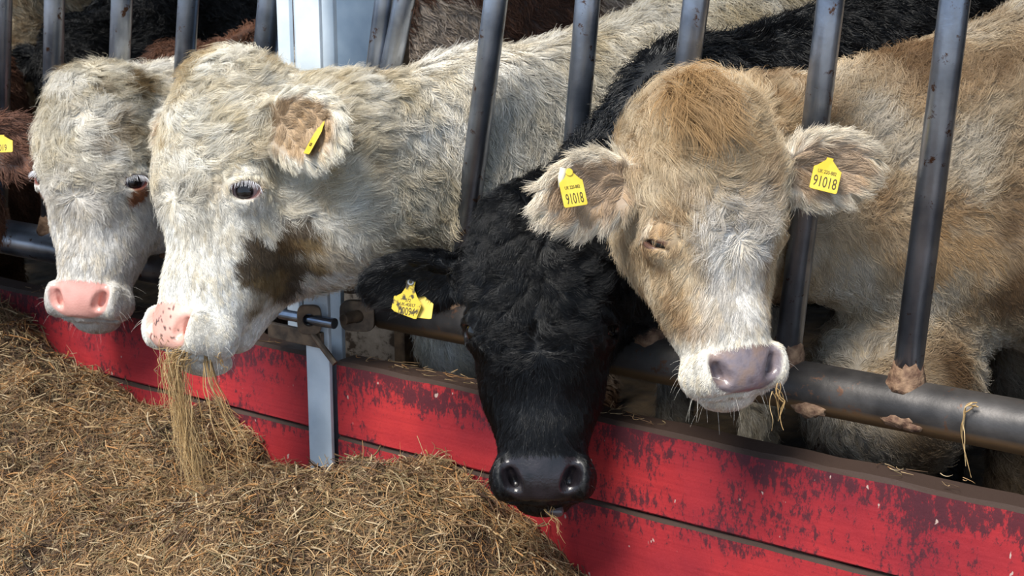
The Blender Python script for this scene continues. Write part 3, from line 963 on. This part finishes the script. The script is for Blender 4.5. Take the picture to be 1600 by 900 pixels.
ring_plate(-.44, .585, -.005, .012, .075, .066, .014, Matrix.Translation((0, .06, 0)) @ Mz(25, (-.44, 0, .585))).build('hinge_lug', M['iron'], gR, bevel=.0015)
MB().tube([(-.445, .020, .585), (-.435, .095, .585)], .0125, 18).build('lug_bolt', M['iron'], gR, bevel=.002)
gL = barrier('feed_barrier', 'dark steel pipe barrier of slanted bars left of the post, behind the white-faced cow', -4.6, -.66,
        [(-1.647, 1.039, -1.622, 1.197, .0235), (-1.452, 1.003, -1.425, 1.204, .0245), (-1.205, 1.078, -1.185, 1.212, .0245), (-.990, 1.061, -.965, 1.219, .0235),
         (-.739, 1.103, -.716, 1.226, .026), (-1.88, 1.039, -1.85, 1.197, .0235), (-2.12, 1.039, -2.09, 1.197, .0235)], rail='bar')
# sheet steel panel behind the post
pn = empty('steel_partition', (-.72, .40, 0), 'blue-grey sheet steel partition standing just behind the post', 'partition')
MB().box((-.86, .40, 0), (-.60, .406, 2.6)).build('sheet', M['sheet'], pn)
MB().box((-.612, .385, 0), (-.580, .42, 2.6)).build('edge_frame', M['iron'], pn, bevel=.002)
# clods of dung on the rail
for i, (px, py, r, sz) in enumerate(((1268, 638, .018, 'wide flat'), (1408, 655, .017, 'knobbly'), (1425, 664, .012, 'small round'))):
    p = onY(px, py, RY - .030)
    vs, fs = [], []
    rn = random.Random(50 + i)
    for a in range(9):
        for b_ in range(14):
            th, ph = math.pi * a / 8, 2 * math.pi * b_ / 14
            k = r * (1 + rn.uniform(-.22, .22))
            vs.append((p[0] + k * 1.9 * math.sin(th) * math.cos(ph), p[1] - .006 + k * .7 * math.sin(th) * math.sin(ph), p[2] + k * .8 * math.cos(th)))
    fs = [(a * 14 + b_, (a + 1) * 14 + b_, (a + 1) * 14 + (b_ + 1) % 14, a * 14 + (b_ + 1) % 14) for a in range(8) for b_ in range(14)]
    tag(MB().add(vs, fs).build('dung_clod', M['weld'], smooth=True), sz + ' brown dung clod stuck under the front of the pipe rail', 'clod', 'dung clods on the rail')

# ================================================================== the cows
def headm(L):
    return ((1 - sstep(.0, .1, -L[:, 1] - .17)) * sstep(-.66, -.58, L[:, 2]) * (1 - sstep(.18, .28, np.abs(L[:, 0]))))[:, None]
def colour_tan(P, L, eari):
    base = noise_mix(P, [(134, 106, 78), (186, 160, 128), (206, 186, 158), (224, 212, 194)], 7, 3, contrast=1.3)
    headw = headm(L)
    tan = noise_mix(P, [(176, 146, 112), (206, 182, 148), (224, 208, 182)], 30, 5)
    pale = noise_mix(P, [(206, 198, 188), (236, 232, 226)], 30, 9)
    w = (1 - sstep(.03, .075, np.abs(L[:, 0] + .0) + .02 * (vnoise(P, 60, 2) - .5))) * (1 - sstep(-.22, -.10, L[:, 2]))
    h = tan * (1 - w[:, None]) + pale * w[:, None]
    mz = (1 - sstep(-.41, -.36, L[:, 2]))[:, None]
    h = h * (1 - mz) + lin(232, 226, 214) * mz
    c = base * (1 - headw) + h * headw
    ein = eari(L, 'in')[:, None]; er = eari(L, 'rim')[:, None]; ea = eari(L, 'all')[:, None]
    ec = noise_mix(P, [(188, 164, 140), (206, 180, 152)], 40, 8) * ein + lin(238, 226, 206) * (1 - ein)
    return c * (1 - ea) + ec * ea
def pad_slate(P, L):
    c = noise_mix(P, [(84, 74, 78), (118, 108, 114), (132, 112, 104)], 60, 4)
    return c
f4 = Frame(1117, 146, 2.44, 1.0, -19, -4, -6)
o4 = dict(ears=[dict(b=(-.095, -.075, -.125), d=(-1, -.0, -.08), n=(.3, 1, -.1), L=.186, W=.064),
                dict(b=(.105, -.065, -.138), d=(1, .15, -.0), n=(-.1, 1, -.15), L=.195, W=.062)],
          eye_open=(.0, .3), eye_tilt=-24, lid=(92, 66, 56), eye=((20, 14, 12), (70, 48, 40)), colour=colour_tan, pad=pad_slate,
          len_face=.016, len_fore=.034, len_body=.034, curl_face=.25, curl_fore=1.0, curl_body=.8, len_ear=.020, len_rim=.028,
          flow=lambda P: np.tile(np.array([.45, .6, -.8]), (len(P), 1)), foot=(.75, .62),
          blo=(.0, -.05, .0), bhi=(1.6, 2.35, 1.36), lash=None, swirl=.9, patches=[(1330, 430, .11, (122, 96, 68), .6, 2.2), (1300, 520, .06, (110, 84, 58), .5, 2.2), (1500, 400, .07, (192, 154, 108), .7, 2.0), (1470, 330, .05, (186, 148, 104), .6, 2.0)],
          tufts=[dict(c=(-.035, .005, .012), r=.044, dens=400000, len=.080, flow=(0, .9, -.30), col=(150, 116, 74), mix=.85, lift=1.3, sag=.45, curl=.6)])
C4 = cow('cow', 'tan curly-coated cow with a blond forelock, half-closed eyes and a yellow tag in each ear', f4, o4,
    lambda S: (trunk(S, f4, (.400, .19, 1.02, .84), (.80, .90), (.30, 1), lat=.21, top=1.27, neck=(.078, .085)), S.ell(at(1395, 610, 3.0), np.eye(3), (.16, .22, .17), .1)), 4)

def colour_black(P, L, eari):
    return noise_mix(P, [(3, 4, 7), (6, 7, 11), (12, 11, 12)], 20, 3)
def pad_black(P, L):
    return noise_mix(P, [(16, 14, 17), (40, 35, 39)], 50, 4)
f3 = Frame(840, 316, 2.66, 1.09, 3, -4, -1)
o3 = dict(ears=[dict(b=(-.095, -.075, -.115), d=(-1, -.1, -.12), n=(.1, .9, -.5), L=.195, W=.058),
                dict(b=(.095, -.075, -.125), d=(.8, -.6, .12), n=(.4, 1, -.15), L=.16, W=.055)],
          eye_open=(.8, .5), eye_z=-.207, lid=(20, 17, 19), eye=((10, 9, 10), (44, 34, 34)), colour=colour_black, pad=pad_black, mat='coat_black', tint=0, body_dens=50000, wid_b=.0009,
          tongue=((.014, -.03, -.492), (.006, .004, -.020), (84, 72, 72)), len_face=.014, len_fore=.038, len_body=.038, ring=.028, ring_amp=.75, curl_face=.15, curl_fore=.9, curl_body=.5, len_ear=.018, len_rim=.024,
          flow=lambda P: np.tile(np.array([.3, .6, -.6]), (len(P), 1)), foot=(.40, .85),
          blo=(-.02, -.05, .0), bhi=(1.1, 2.6, 1.36), lash=None)
C3 = cow('cow', 'black cow reaching lowest over the red boards, yellow tag in its left-hand ear', f3, o3,
    lambda S: trunk(S, f3, (.245, .22, 1.06, .80), (.42, .98), (.10, 1), lat=.175, top=1.30), 3)

def colour_cream(P, L, eari):
    base = noise_mix(P, [(200, 186, 158), (226, 218, 202), (238, 234, 226)], 10, 3)
    headw = headm(L)
    fore = noise_mix(P, [(182, 160, 124), (222, 210, 184), (236, 228, 212), (240, 236, 226)], 22, 5)
    face = noise_mix(P, [(222, 216, 204), (242, 240, 234)], 18, 9)
    w = sstep(-.26, -.16, L[:, 2])[:, None]
    h = fore * w + face * (1 - w)
    c = base * (1 - headw) + h * headw
    ein = eari(L, 'in')[:, None]; ea = eari(L, 'all')[:, None]
    ec = lin(188, 162, 132) * ein + lin(240, 234, 220) * (1 - ein)
    return c * (1 - ea) + ec * ea
def pad_pink(P, L):
    sp = (fbm(P, 120, 6, 2) > .69)[:, None]
    return np.where(sp, lin(84, 62, 54), noise_mix(P, [(200, 146, 130), (218, 170, 156)], 30, 4))
f2 = Frame(324, 98, 2.95, 1.157, 46, 3, 6)
o2 = dict(head_dens=430000, wid_h=.00035, body_dens=80000, wid_b=.00060, ears=[dict(b=(.104, -.045, -.100), d=(1, -.22, -.05), n=(.12, 1, -.12), L=.175, W=.064),
                dict(b=(-.095, -.085, -.10), d=(-1, .10, .05), n=(.1, 1, -.1), L=.155, W=.05)],
          eye_open=(.9, 1.0), eye_z=-.208, mud_z=.12, jaw=.05, eye_tilt=-22, lid=(112, 82, 80), eye=((26, 20, 22), (150, 130, 130)), colour=colour_cream, pad=pad_pink,
          len_face=.013, len_fore=.036, len_body=.036, curl_face=.15, curl_fore=.9, curl_body=.55, len_ear=.016, len_rim=.024,
          flow=lambda P: np.tile(np.array([.5, .35, -.8]), (len(P), 1)), foot=(0, .62), lash=(215, 215, 220), mouth=.002, tongue=((.0, -.015, -.485), (-.004, .010, -.014), (190, 130, 128)),
          blo=(-.75, -.15, .0), bhi=(.9, 2.35, 1.36),
          patches=[(434, 418, .082, (70, 54, 34), .95, 1.8), (456, 368, .055, (80, 62, 40), .92, 1.9), (412, 458, .05, (140, 116, 78), .6, 2.2), (505, 400, .05, (176, 150, 110), .5, 2.2)])
C2 = cow('cow', 'cream-white cow seen side-on with a brown dirty patch on its cheek, eating hay', f2, o2,
    lambda S: (trunk(S, f2, (-.270, .22, 1.03, .80), (.0, .86), (.12, 1), lat=.2, top=1.26, neck=(.082, .086), via=(-.365, -.06, 1.00, .82)), S.ell(at(722, 506, 3.36), np.eye(3), (.10, .10, .135), .08)), 2)

def colour_white(P, L, eari):
    base = noise_mix(P, [(190, 178, 156), (222, 216, 206)], 12, 3)
    fore = noise_mix(P, [(124, 102, 70), (206, 196, 174), (228, 222, 210), (236, 232, 224)], 20, 5)
    face = noise_mix(P, [(214, 208, 200), (240, 237, 232)], 18, 9)
    w = sstep(-.26, -.14, L[:, 2])[:, None]
    m = headm(L)
    return (fore * w + face * (1 - w)) * m + base * (1 - m)
def pad_rose(P, L):
    return noise_mix(P, [(192, 138, 128), (210, 156, 146)], 30, 4)
f1 = Frame(134, 122, 3.36, 1.10, 12, -5, 2)
o1 = dict(head_dens=340000, wid_h=.00040, ears=[dict(b=(-.095, -.085, -.12), d=(-.5, -1, -.2), n=(-.3, .9, -.1), L=.12, W=.05),
                dict(b=(.095, -.085, -.14), d=(.4, -1, -.3), n=(.5, .9, -.1), L=.12, W=.05)],
          eye_open=(.9, .9), eye_z=-.200, eye_x=.088, eye_y=-.028, eye_dir=(.70, .70, -.05), eye_tilt=-12, lid=(118, 66, 58), eye=((26, 20, 22), (170, 160, 165)), colour=colour_white, pad=pad_rose,
          len_face=.013, len_fore=.038, len_body=.03, curl_face=.15, curl_fore=.7, curl_body=.5,
          flow=lambda P: np.tile(np.array([.3, .5, -.8]), (len(P), 1)), foot=(-1.0, .75), lash=(215, 215, 220),
          blo=(-2.1, -.1, .0), bhi=(-.7, 2.5, 1.25), body_dens=22000, wid_b=.0012,
          patches=[(216, 306, .024, (150, 92, 52), .95, .9), (66, 312, .022, (150, 92, 52), .95, .9), (150, 215, .022, (96, 74, 48), .7, 1.6), (176, 190, .03, (130, 108, 74), .7, 1.8)])
C1 = cow('cow', 'white-faced cow with a pink nose and rusty patches under its eyes', f1, o1,
    lambda S: trunk(S, f1, (-1.10, .17, .94, .76), (-1.18, .72), (-.30, 1), lat=.18, top=1.04), 1)

# ------------------------------------------------------------------ the herd further back
def far(label, fr, cf, slot, sh, dv, lat, top, seed, ears=None, mat='coat', blo=None, bhi=None, **kw):
    o = dict(ears=ears or [dict(b=(-.095, -.085, -.12), d=(-1, -.4, .1), n=(-.3, .9, -.1), L=.17, W=.055), dict(b=(.095, -.085, -.12), d=(1, -.4, .1), n=(.3, .9, -.1), L=.17, W=.055)],
             eye_open=(.8, .8), lid=(40, 26, 22), eye=((20, 16, 16), (60, 44, 40)), colour=cf, pad=pad_black if mat != 'coat' else pad_rose, mat=mat,
             len_face=.015, len_fore=.04, len_body=.04, curl_face=.2, curl_fore=.7, curl_body=.5, flow=lambda P: np.tile(np.array([.4, .5, -.8]), (len(P), 1)), foot=sh,
             blo=blo or (min(slot[0], sh[0]) - .6, slot[1] - .5, 0), bhi=bhi or (sh[0] + .9, sh[1] + 2.1, top + .15), hstep=.009, head_dens=60000, body_dens=20000, wid_h=.0010, wid_b=.0017, K=6, **kw)
    return cow('cow', label, fr, o, lambda S: trunk(S, fr, slot, sh, dv, lat=lat, top=top), seed, None)
def colour_brown(P, L, eari):
    c = noise_mix(P, [(70, 48, 38), (98, 68, 54), (122, 86, 68)], 14, 3)
    ea = eari(L, 'all')[:, None]
    c = c * (1 - ea) + noise_mix(P, [(92, 64, 52), (114, 80, 66)], 30, 3) * ea
    return c
def colour_brown_white(P, L, eari):
    c = colour_brown(P, L, eari)
    w = sstep(.56, .62, fbm(P, 4.5, 21, 3))[:, None]
    return c * (1 - w) + lin(206, 190, 176) * w
CE = far('red-brown cow at the left edge with only its tagged ear in view', Frame(-150, 180, 3.44, 1.08, 10, -4, 0), colour_brown, (-2.10, .19, .90, .74), (-2.55, .62), (-.9, .6), .18, 1.05, 11, blo=(-4.3, -.2, 0), bhi=(-1.8, 2.2, 1.2),
         ears=[dict(b=(-.095, -.085, -.12), d=(-1, -.1, -.1), n=(.1, 1, -.1), L=.17, W=.055), dict(b=(.095, -.080, -.06), d=(1, .05, -.02), n=(-.1, 1, -.15), L=.185, W=.068)])
far('shaggy brown and white cow standing behind the two pale cows', Frame(262, 84, 3.95, 1.0, 40, -6, 18), colour_brown_white, (-1.10, .92, 1.18, 1.0), (-.75, 1.40), (.35, 1), .24, 1.42, 12)
far('black cow deep in the pen behind the white-faced cow', Frame(100, 40, 4.9, 1.0, 10, -6, 0), colour_black, (-2.40, 1.25, 1.10, .92), (-2.40, 1.7), (.10, 1), .28, 1.35, 13, mat='coat_black')
far('pale buff cow at the far left, deepest in the pen', Frame(-20, 60, 5.7, 1.0, 10, -6, 0), colour_tan, (-3.30, 1.4, 1.10, .92), (-3.35, 1.9), (-.05, 1), .26, 1.30, 14)
# ================================================================== ear tags
M['tag'] = mat_flat('yellow_plastic', tuple(lin(206, 176, 44)), .4, c2=tuple(lin(222, 196, 76)), scale=30)
M['tagdirty'] = mat_flat('dirty_yellow_plastic', tuple(lin(206, 178, 50)), .45, c2=tuple(lin(60, 50, 26)), scale=90, lo=.50, hi=.60)
M['tagpin'] = mat_flat('grey_stud', tuple(lin(190, 186, 180)), .35, .6, scale=30)
M['ink'] = mat_flat('faded_black_print', tuple(lin(74, 62, 30)), .6, scale=30)
M['white_tag'] = mat_flat('pale_plastic', tuple(lin(222, 214, 186)), .4, scale=30)
def ear_tag(cowres, px, py, w, h, rot, lean, lines, outline='peak', mat='tag', stud=True, lift=.010, turn=0):
    root, (v, q, N) = cowres
    p = surf_point(v, N, px, py) - FW * lift
    r3 = math.radians(rot)
    rt = Vector((RT * math.cos(r3) + UP * math.sin(r3)).tolist()); up = Vector((-RT * math.sin(r3) + UP * math.cos(r3)).tolist()); nn = rt.cross(up)
    X = Matrix.Translation(Vector(p.tolist())) @ Matrix((rt, up, nn)).transposed().to_4x4() @ Matrix.Rotation(math.radians(lean), 4, 'X') @ Matrix.Rotation(math.radians(turn), 4, 'Y')
    if outline == 'peak':
        poly = [(-.12 * w, .10 * h), (-.12 * w, .02 * h), (-.40 * w, -.22 * h), (-.5 * w, -.27 * h), (-.5 * w, -.96 * h), (-.45 * w, -h), (.45 * w, -h), (.5 * w, -.96 * h), (.5 * w, -.27 * h), (.40 * w, -.22 * h), (.12 * w, .02 * h), (.12 * w, .10 * h)]
    else:
        a = [math.radians(t) for t in range(-30, 211, 20)]
        poly = [(.17 * w * math.cos(t), .17 * w * math.sin(t)) for t in a]
        poly += [(-.15 * w, -.18 * h), (-.26 * w, -.36 * h), (-.40 * w, -.44 * h), (-.5 * w, -.46 * h), (-.53 * w, -.84 * h), (-.40 * w, -.92 * h), (.30 * w, -1.05 * h), (.38 * w, -1.04 * h), (.50 * w, -.60 * h), (.30 * w, -.40 * h), (.18 * w, -.22 * h)]
    if outline == 'peak': poly = poly[::-1] if False else poly
    t = MB().prism(poly, .0018, X).build('ear_tag', M[mat], root, bevel=.0004, seg=1)
    t['label'] = 'yellow plastic ear tag'
    for (s, y, size, sx) in lines:
        text_mesh(s, size, sx, M['ink'], 'number', t, X @ Matrix.Translation((0, y, .0020)))
    if stud:
        MB().tube([X @ Vector((0, .0, -.006)), X @ Vector((0, 0, .004))], .0062, 18).build('stud', M['tagpin'] if outline != 'peak' else M[mat], t, bevel=.001)
        if outline != 'peak': MB().tube([X @ Vector((0, .0, .003)), X @ Vector((0, 0, .0055))], .003, 14).build('stud', M['ink'], t)
    return t
ear_tag(C4, 1291, 252, .047, .052, -14, -6, [('UK 220-882', -.0225, .0085, .75), ('91018', -.0455, .026, .62)], stud=False, lift=.022)
ear_tag(C4, 888, 272, .040, .055, 12, -6, [('UK 220-882', -.0265, .0075, .7), ('91018', -.050, .024, .5)], stud=True, lift=.022, turn=20)
wt = surf_point(C4[1][0], C4[1][2], 880, 272) - FW * .02
b_ = MB().tube([wt + UP * .008, wt - UP * .008 - RT * .003, wt - UP * .022 - RT * .004], .0045, 10, rr=[.0055, .006, .004]).build('ear_tag', M['white_tag'], C4[0], smooth=True)
b_['label'] = 'small pale plastic ear button'
ear_tag(C3, 644, 441, .052, .062, -8, -4, [('372', -.036, .0085, .8), ('UK-40817', -.044, .0085, .8), ('00094', -.060, .020, .6)], outline='bell', mat='tagdirty', lift=.030)
t2_ = ear_tag(C3, 655, 448, .050, .060, 6, -14, [], outline='bell', mat='tag', stud=False, lift=.016)
ear_tag(C2, 510, 194, .036, .066, -28, -4, [('UK 220', -.050, .009, .5)], mat='tag', stud=False, lift=.034, turn=-66)
ear_tag(CE, 10, 214, .050, .036, 2, -4, [('4019', -.032, .020, .6)], mat='tag', stud=False, lift=.034)

# ================================================================== hay
M['haybase'] = mat_flat('packed_hay', tuple(lin(48, 36, 26)), .9, c2=tuple(lin(84, 64, 42)), scale=60, bmp=.01)
M['straw'] = mat_attr('hay_stalks', 0.6, 0.3)
hx = np.array([-5, -2.2, -1.566, -1.444, -1.332, -1.15, -1.021, -.90, -.80, -.72, -.646, -.55, -.477, -.36, -.257, -.157, -.09, -.03, .045, .105, .193, .30, .5, 1.2])
hz = np.array([.46, .47, .457, .434, .355, .323, .284, .30, .34, .30, .235, .24, .240, .277, .313, .345, .31, .29, .26, .22, .16, .10, .045, .0])
def hay_h(x, y):
    """height of the hay over the feed passage"""
    d = -y
    P = np.stack([x, y, np.zeros_like(x)], 1)
    wall = np.interp(x, hx, hz)
    a = wall * np.exp(-(d / .62) ** 2)
    mid = (.145 + .05 * np.sin(x * 3.1 + 1)) * sstep(1.5, .85, d) * (1 - sstep(.05, .75, x + d * .55))
    fore = .17 * np.exp(-((x + .36) / .42) ** 2 - ((d - .50) / .20) ** 2) + .12 * np.exp(-((x + .02) / .25) ** 2 - ((d - .30) / .17) ** 2)
    left = .16 * np.exp(-((x + 1.45) / .45) ** 2 - ((d - .30) / .30) ** 2)
    h = np.maximum(a, mid) * .8 + (a + mid) * .12 + fore + left * .6
    h = h - .05 * np.exp(-((x + .80) / .22) ** 2 - ((d - .52) / .16) ** 2)
    h = h + (fbm(P, 7, 41, 3) - .5) * .10 * np.clip(h * 7, 0, 1) + (fbm(P, 24, 43, 2) - .5) * .03 * np.clip(h * 7, 0, 1)
    near = sstep(.10, .0, d)
    return np.maximum(h * (1 - near) + wall * near + (vnoise(P, 22, 9) - .5) * .02 * near, -.01)
nx_, ny_ = 330, 110
gx, gy = np.meshgrid(np.linspace(-4.2, 1.1, nx_), np.linspace(-1.6, -.003, ny_), indexing='ij')
gz = hay_h(gx.ravel(), gy.ravel())
hv_ = np.stack([gx.ravel(), gy.ravel(), gz], 1)
ii, jj = np.meshgrid(np.arange(nx_ - 1), np.arange(ny_ - 1), indexing='ij')
a_ = (ii * ny_ + jj).ravel()
hq_ = np.stack([a_, a_ + ny_, a_ + ny_ + 1, a_ + 1], 1)
hay = tag(mesh_np('hay', hv_, hq_, M['haybase']), 'loose golden-brown hay heaped on the ground against the red boards', 'hay', None, 'stuff')
rng = np.random.default_rng(99)
def hay_colours(P, n, dark=0.0):
    base = noise_mix(P, [(56, 42, 32), (92, 70, 50), (136, 108, 76), (122, 98, 68)], 9, 61)
    r = rng.random(n)
    c = base.copy()
    pal = [(0.18, (178, 150, 110)), (.30, (168, 120, 70)), (.42, (112, 100, 68)), (.60, (76, 54, 38)), (.68, (196, 176, 142))]
    lo = 0
    for hi_, cc in pal:
        m = (r >= lo) & (r < hi_); c[m] = c[m] * .35 + lin(*cc) * .65; lo = hi_
    return np.clip(c * (.7 + .5 * rng.random(n))[:, None] * (1 - dark), 0, 1)
def hay_strands(P, n, lift, lmin, lmax, K=7, curl=.35):
    e = .01
    x, y = P[:, 0], P[:, 1]
    gxn = (hay_h(x + e, np.minimum(y, -.02)) - hay_h(x - e, np.minimum(y, -.02))) / (2 * e); gyn = (hay_h(x, np.minimum(y + e, -.02)) - hay_h(x, np.minimum(y, -.02) - e)) / (2 * e)
    N = unit(np.stack([-gxn, -gyn, np.ones(n)], 1))
    an = rng.random(n) * 6.283 + (vnoise(P, 9, 3) - .5) * 5
    T = np.stack([np.cos(an), np.sin(an), np.zeros(n)], 1)
    T = unit(T - N * (T * N).sum(1, keepdims=True)); B = np.cross(N, T)
    L = lmin + (lmax - lmin) * rng.random(n) ** 1.8
    el = rng.normal(size=n) * lift
    cu = rng.normal(size=n) * curl * 6; cn = -np.abs(rng.normal(size=n)) * curl * 2.5
    out = np.empty((n, K, 3)); pos = P.copy(); out[:, 0] = pos
    for k in range(1, K):
        t = (k / (K - 1) - .5)
        a = cu * t; b = el + cn * t * 1.0
        d = unit(T * np.cos(a)[:, None] + B * np.sin(a)[:, None] + N * b[:, None])
        pos = pos + d * (L / (K - 1))[:, None]
        out[:, k] = pos
    mid = out[:, K // 2] - P
    out -= mid[:, None]
    out[:, :, 1] = np.minimum(out[:, :, 1], -.004)
    return out
nh = max(int(230000 * HAIR), 200)
xs = rng.random(nh) * 3.9 - 3.0
ys = -rng.random(nh) ** 1.0 * 1.25 - .004
tmp = np.stack([xs, ys, hay_h(xs, ys)], 1)
dpt = (tmp - CAM) @ FW; sxp = 800 + F * ((tmp - CAM) @ RT) / dpt; syp = 450 - F * ((tmp - CAM) @ UP) / dpt
k_ = (sxp > -160) & (sxp < 1100) & (syp < 1060) & (tmp[:, 2] > .004)
tmp = tmp[k_]; n = len(tmp)
tmp[:, 2] += rng.random(n) * .014 - .006
G = hay_strands(tmp, n, .24, .035, .13)
strands('loose_stalks', G, .0006 + .0013 * rng.random(n) ** 2, hay_colours(tmp, n), M['straw'], hay)
# stray stalks sticking up
m_ = rng.choice(n, max(10, int(n * .02)), replace=False)
G = hay_strands(tmp[m_] + np.array([0, 0, .012]), len(m_), .9, .05, .12, curl=.25)
strands('stray_stalks', G, np.full(len(m_), .0007), hay_colours(tmp[m_], len(m_)) * 1.15, M['straw'], hay)

def wisp(name, label, pts, r0, n, wid, spread, seed, cat='hay', kind='stuff', parent=None, K=12, cols=None, wobble=.004):
    """hanging bundle of stalks along a path (world points)"""
    rg = np.random.default_rng(seed)
    pts = np.array(pts)
    t = np.linspace(0, 1, len(pts))
    s0 = rg.random(n) ** 1.5 * (.7 if n > 20 else .08); s1 = np.minimum(s0 + (.18 if n > 20 else .5) + rg.random(n) ** 1.5 * .6, 1.02)
    u = s0[:, None] + (s1 - s0)[:, None] * np.linspace(0, 1, K)[None]
    C = np.stack([np.interp(u, t, pts[:, i]) for i in range(3)], 2)
    off = rg.normal(size=(n, 3)) * r0
    off2 = off * .5 + rg.normal(size=(n, 3)) * spread
    w = u[:, :, None]
    wob = np.stack([np.sin(u * (6 + 5 * rg.random((n, 1))) + rg.random((n, 1)) * 6.28) for _ in range(3)], 2) * wobble
    C = C + off[:, None] * (1 - w) + off2[:, None] * w + wob
    P0 = C[:, 0]
    c = noise_mix(P0 + rg.normal(size=P0.shape), cols or [(120, 94, 58), (164, 134, 90), (188, 162, 120)], 30, seed)
    o = strands(name, C, np.full(n, wid) * (.6 + .8 * rg.random(n)), np.clip(c * (.8 + .4 * rg.random(n))[:, None], 0, 1), M['straw'], parent)
    if label: tag(o, label, cat, None, kind)
    return o
dm = (surf_point(C2[1][0], C2[1][2], 285, 548) - CAM) @ FW + .01
wisp('hay_wisp', 'bunch of pale hay hanging from the mouth of the cream-white cow', [at(292, 546, dm), at(270, 560, dm), at(278, 610, dm), at(290, 670, dm), at(300, 720, dm), at(312, 765, dm)], .011, 300, .0006, .011, 5, wobble=.011, K=16)
wisp('hay_wisp', 'thin long stalks of hay trailing right of the hanging bunch', [at(322, 548, dm), at(330, 600, dm), at(352, 650, dm), at(385, 700, dm), at(392, 745, dm)], .006, 14, .0009, .016, 6)
wisp('hay_wisp', 'few short stalks of hay poking from the corner of the cream-white cow mouth', [at(344, 548, dm), at(347, 560, dm), at(345, 592, dm)], .007, 9, .0010, .004, 8)
dn_ = (surf_point(C4[1][0], C4[1][2], 1205, 600) - CAM) @ FW
wisp('hay_wisp', 'few yellow stalks of hay hanging under the chin of the tan curly cow', [at(1213, 600, dn_), at(1216, 630, dn_), at(1218, 668, dn_)], .005, 7, .0010, .006, 9)
dk_ = (surf_point(C3[1][0], C3[1][2], 850, 795) - CAM) @ FW
wisp('hay_wisp', 'few stalks of hay hanging from the mouth of the black cow', [at(858, 790, dk_), at(866, 810, dk_), at(880, 838, dk_)], .006, 8, .0008, .010, 10)
pr = onY(1512, 640, RY - .05)
wisp('hay_wisp', 'single bent stalk of hay hooked over the pipe rail near its dark end', [onY(1530, 632, RY - .045), onY(1508, 638, RY - .05), onY(1500, 665, RY - .052), onY(1508, 700, RY - .052), onY(1516, 748, RY - .052)], .0012, 5, .0011, .003, 12)
# bits of hay on the boards' dirty top
nb = 260
bx = rng.random(nb) * 2.6 - 1.5; by = .008 + rng.random(nb) * .055
cl = vnoise(np.stack([bx, by * 0, by * 0], 1), 5, 77); bk = (cl > .48) & ~((bx > -.54) & (bx < -.44))
bx, by = bx[bk], by[bk]; n = len(bx)
an = rng.normal(size=n) * .9
L = .012 + .035 * rng.random(n)
K = 5
t = np.linspace(-.5, .5, K)[None]
cv = rng.normal(size=n)[:, None] * .25 * L[:, None] * (t ** 2 * 4)
G = np.stack([bx[:, None] + np.cos(an)[:, None] * L[:, None] * t - np.sin(an)[:, None] * cv, np.clip(by[:, None] + np.sin(an)[:, None] * L[:, None] * t * .7 + cv, -.01, .08), .505 + (.003 * rng.random(n))[:, None] + np.abs(cv) * .4 + 0 * t], 2)
tag(strands('hay_bits', G, np.full(n, .0007), hay_colours(G[:, 0], n) * 1.1, M['straw']), 'short bits of hay lying on the dirty top edge of the red boards', 'hay', None, 'stuff')
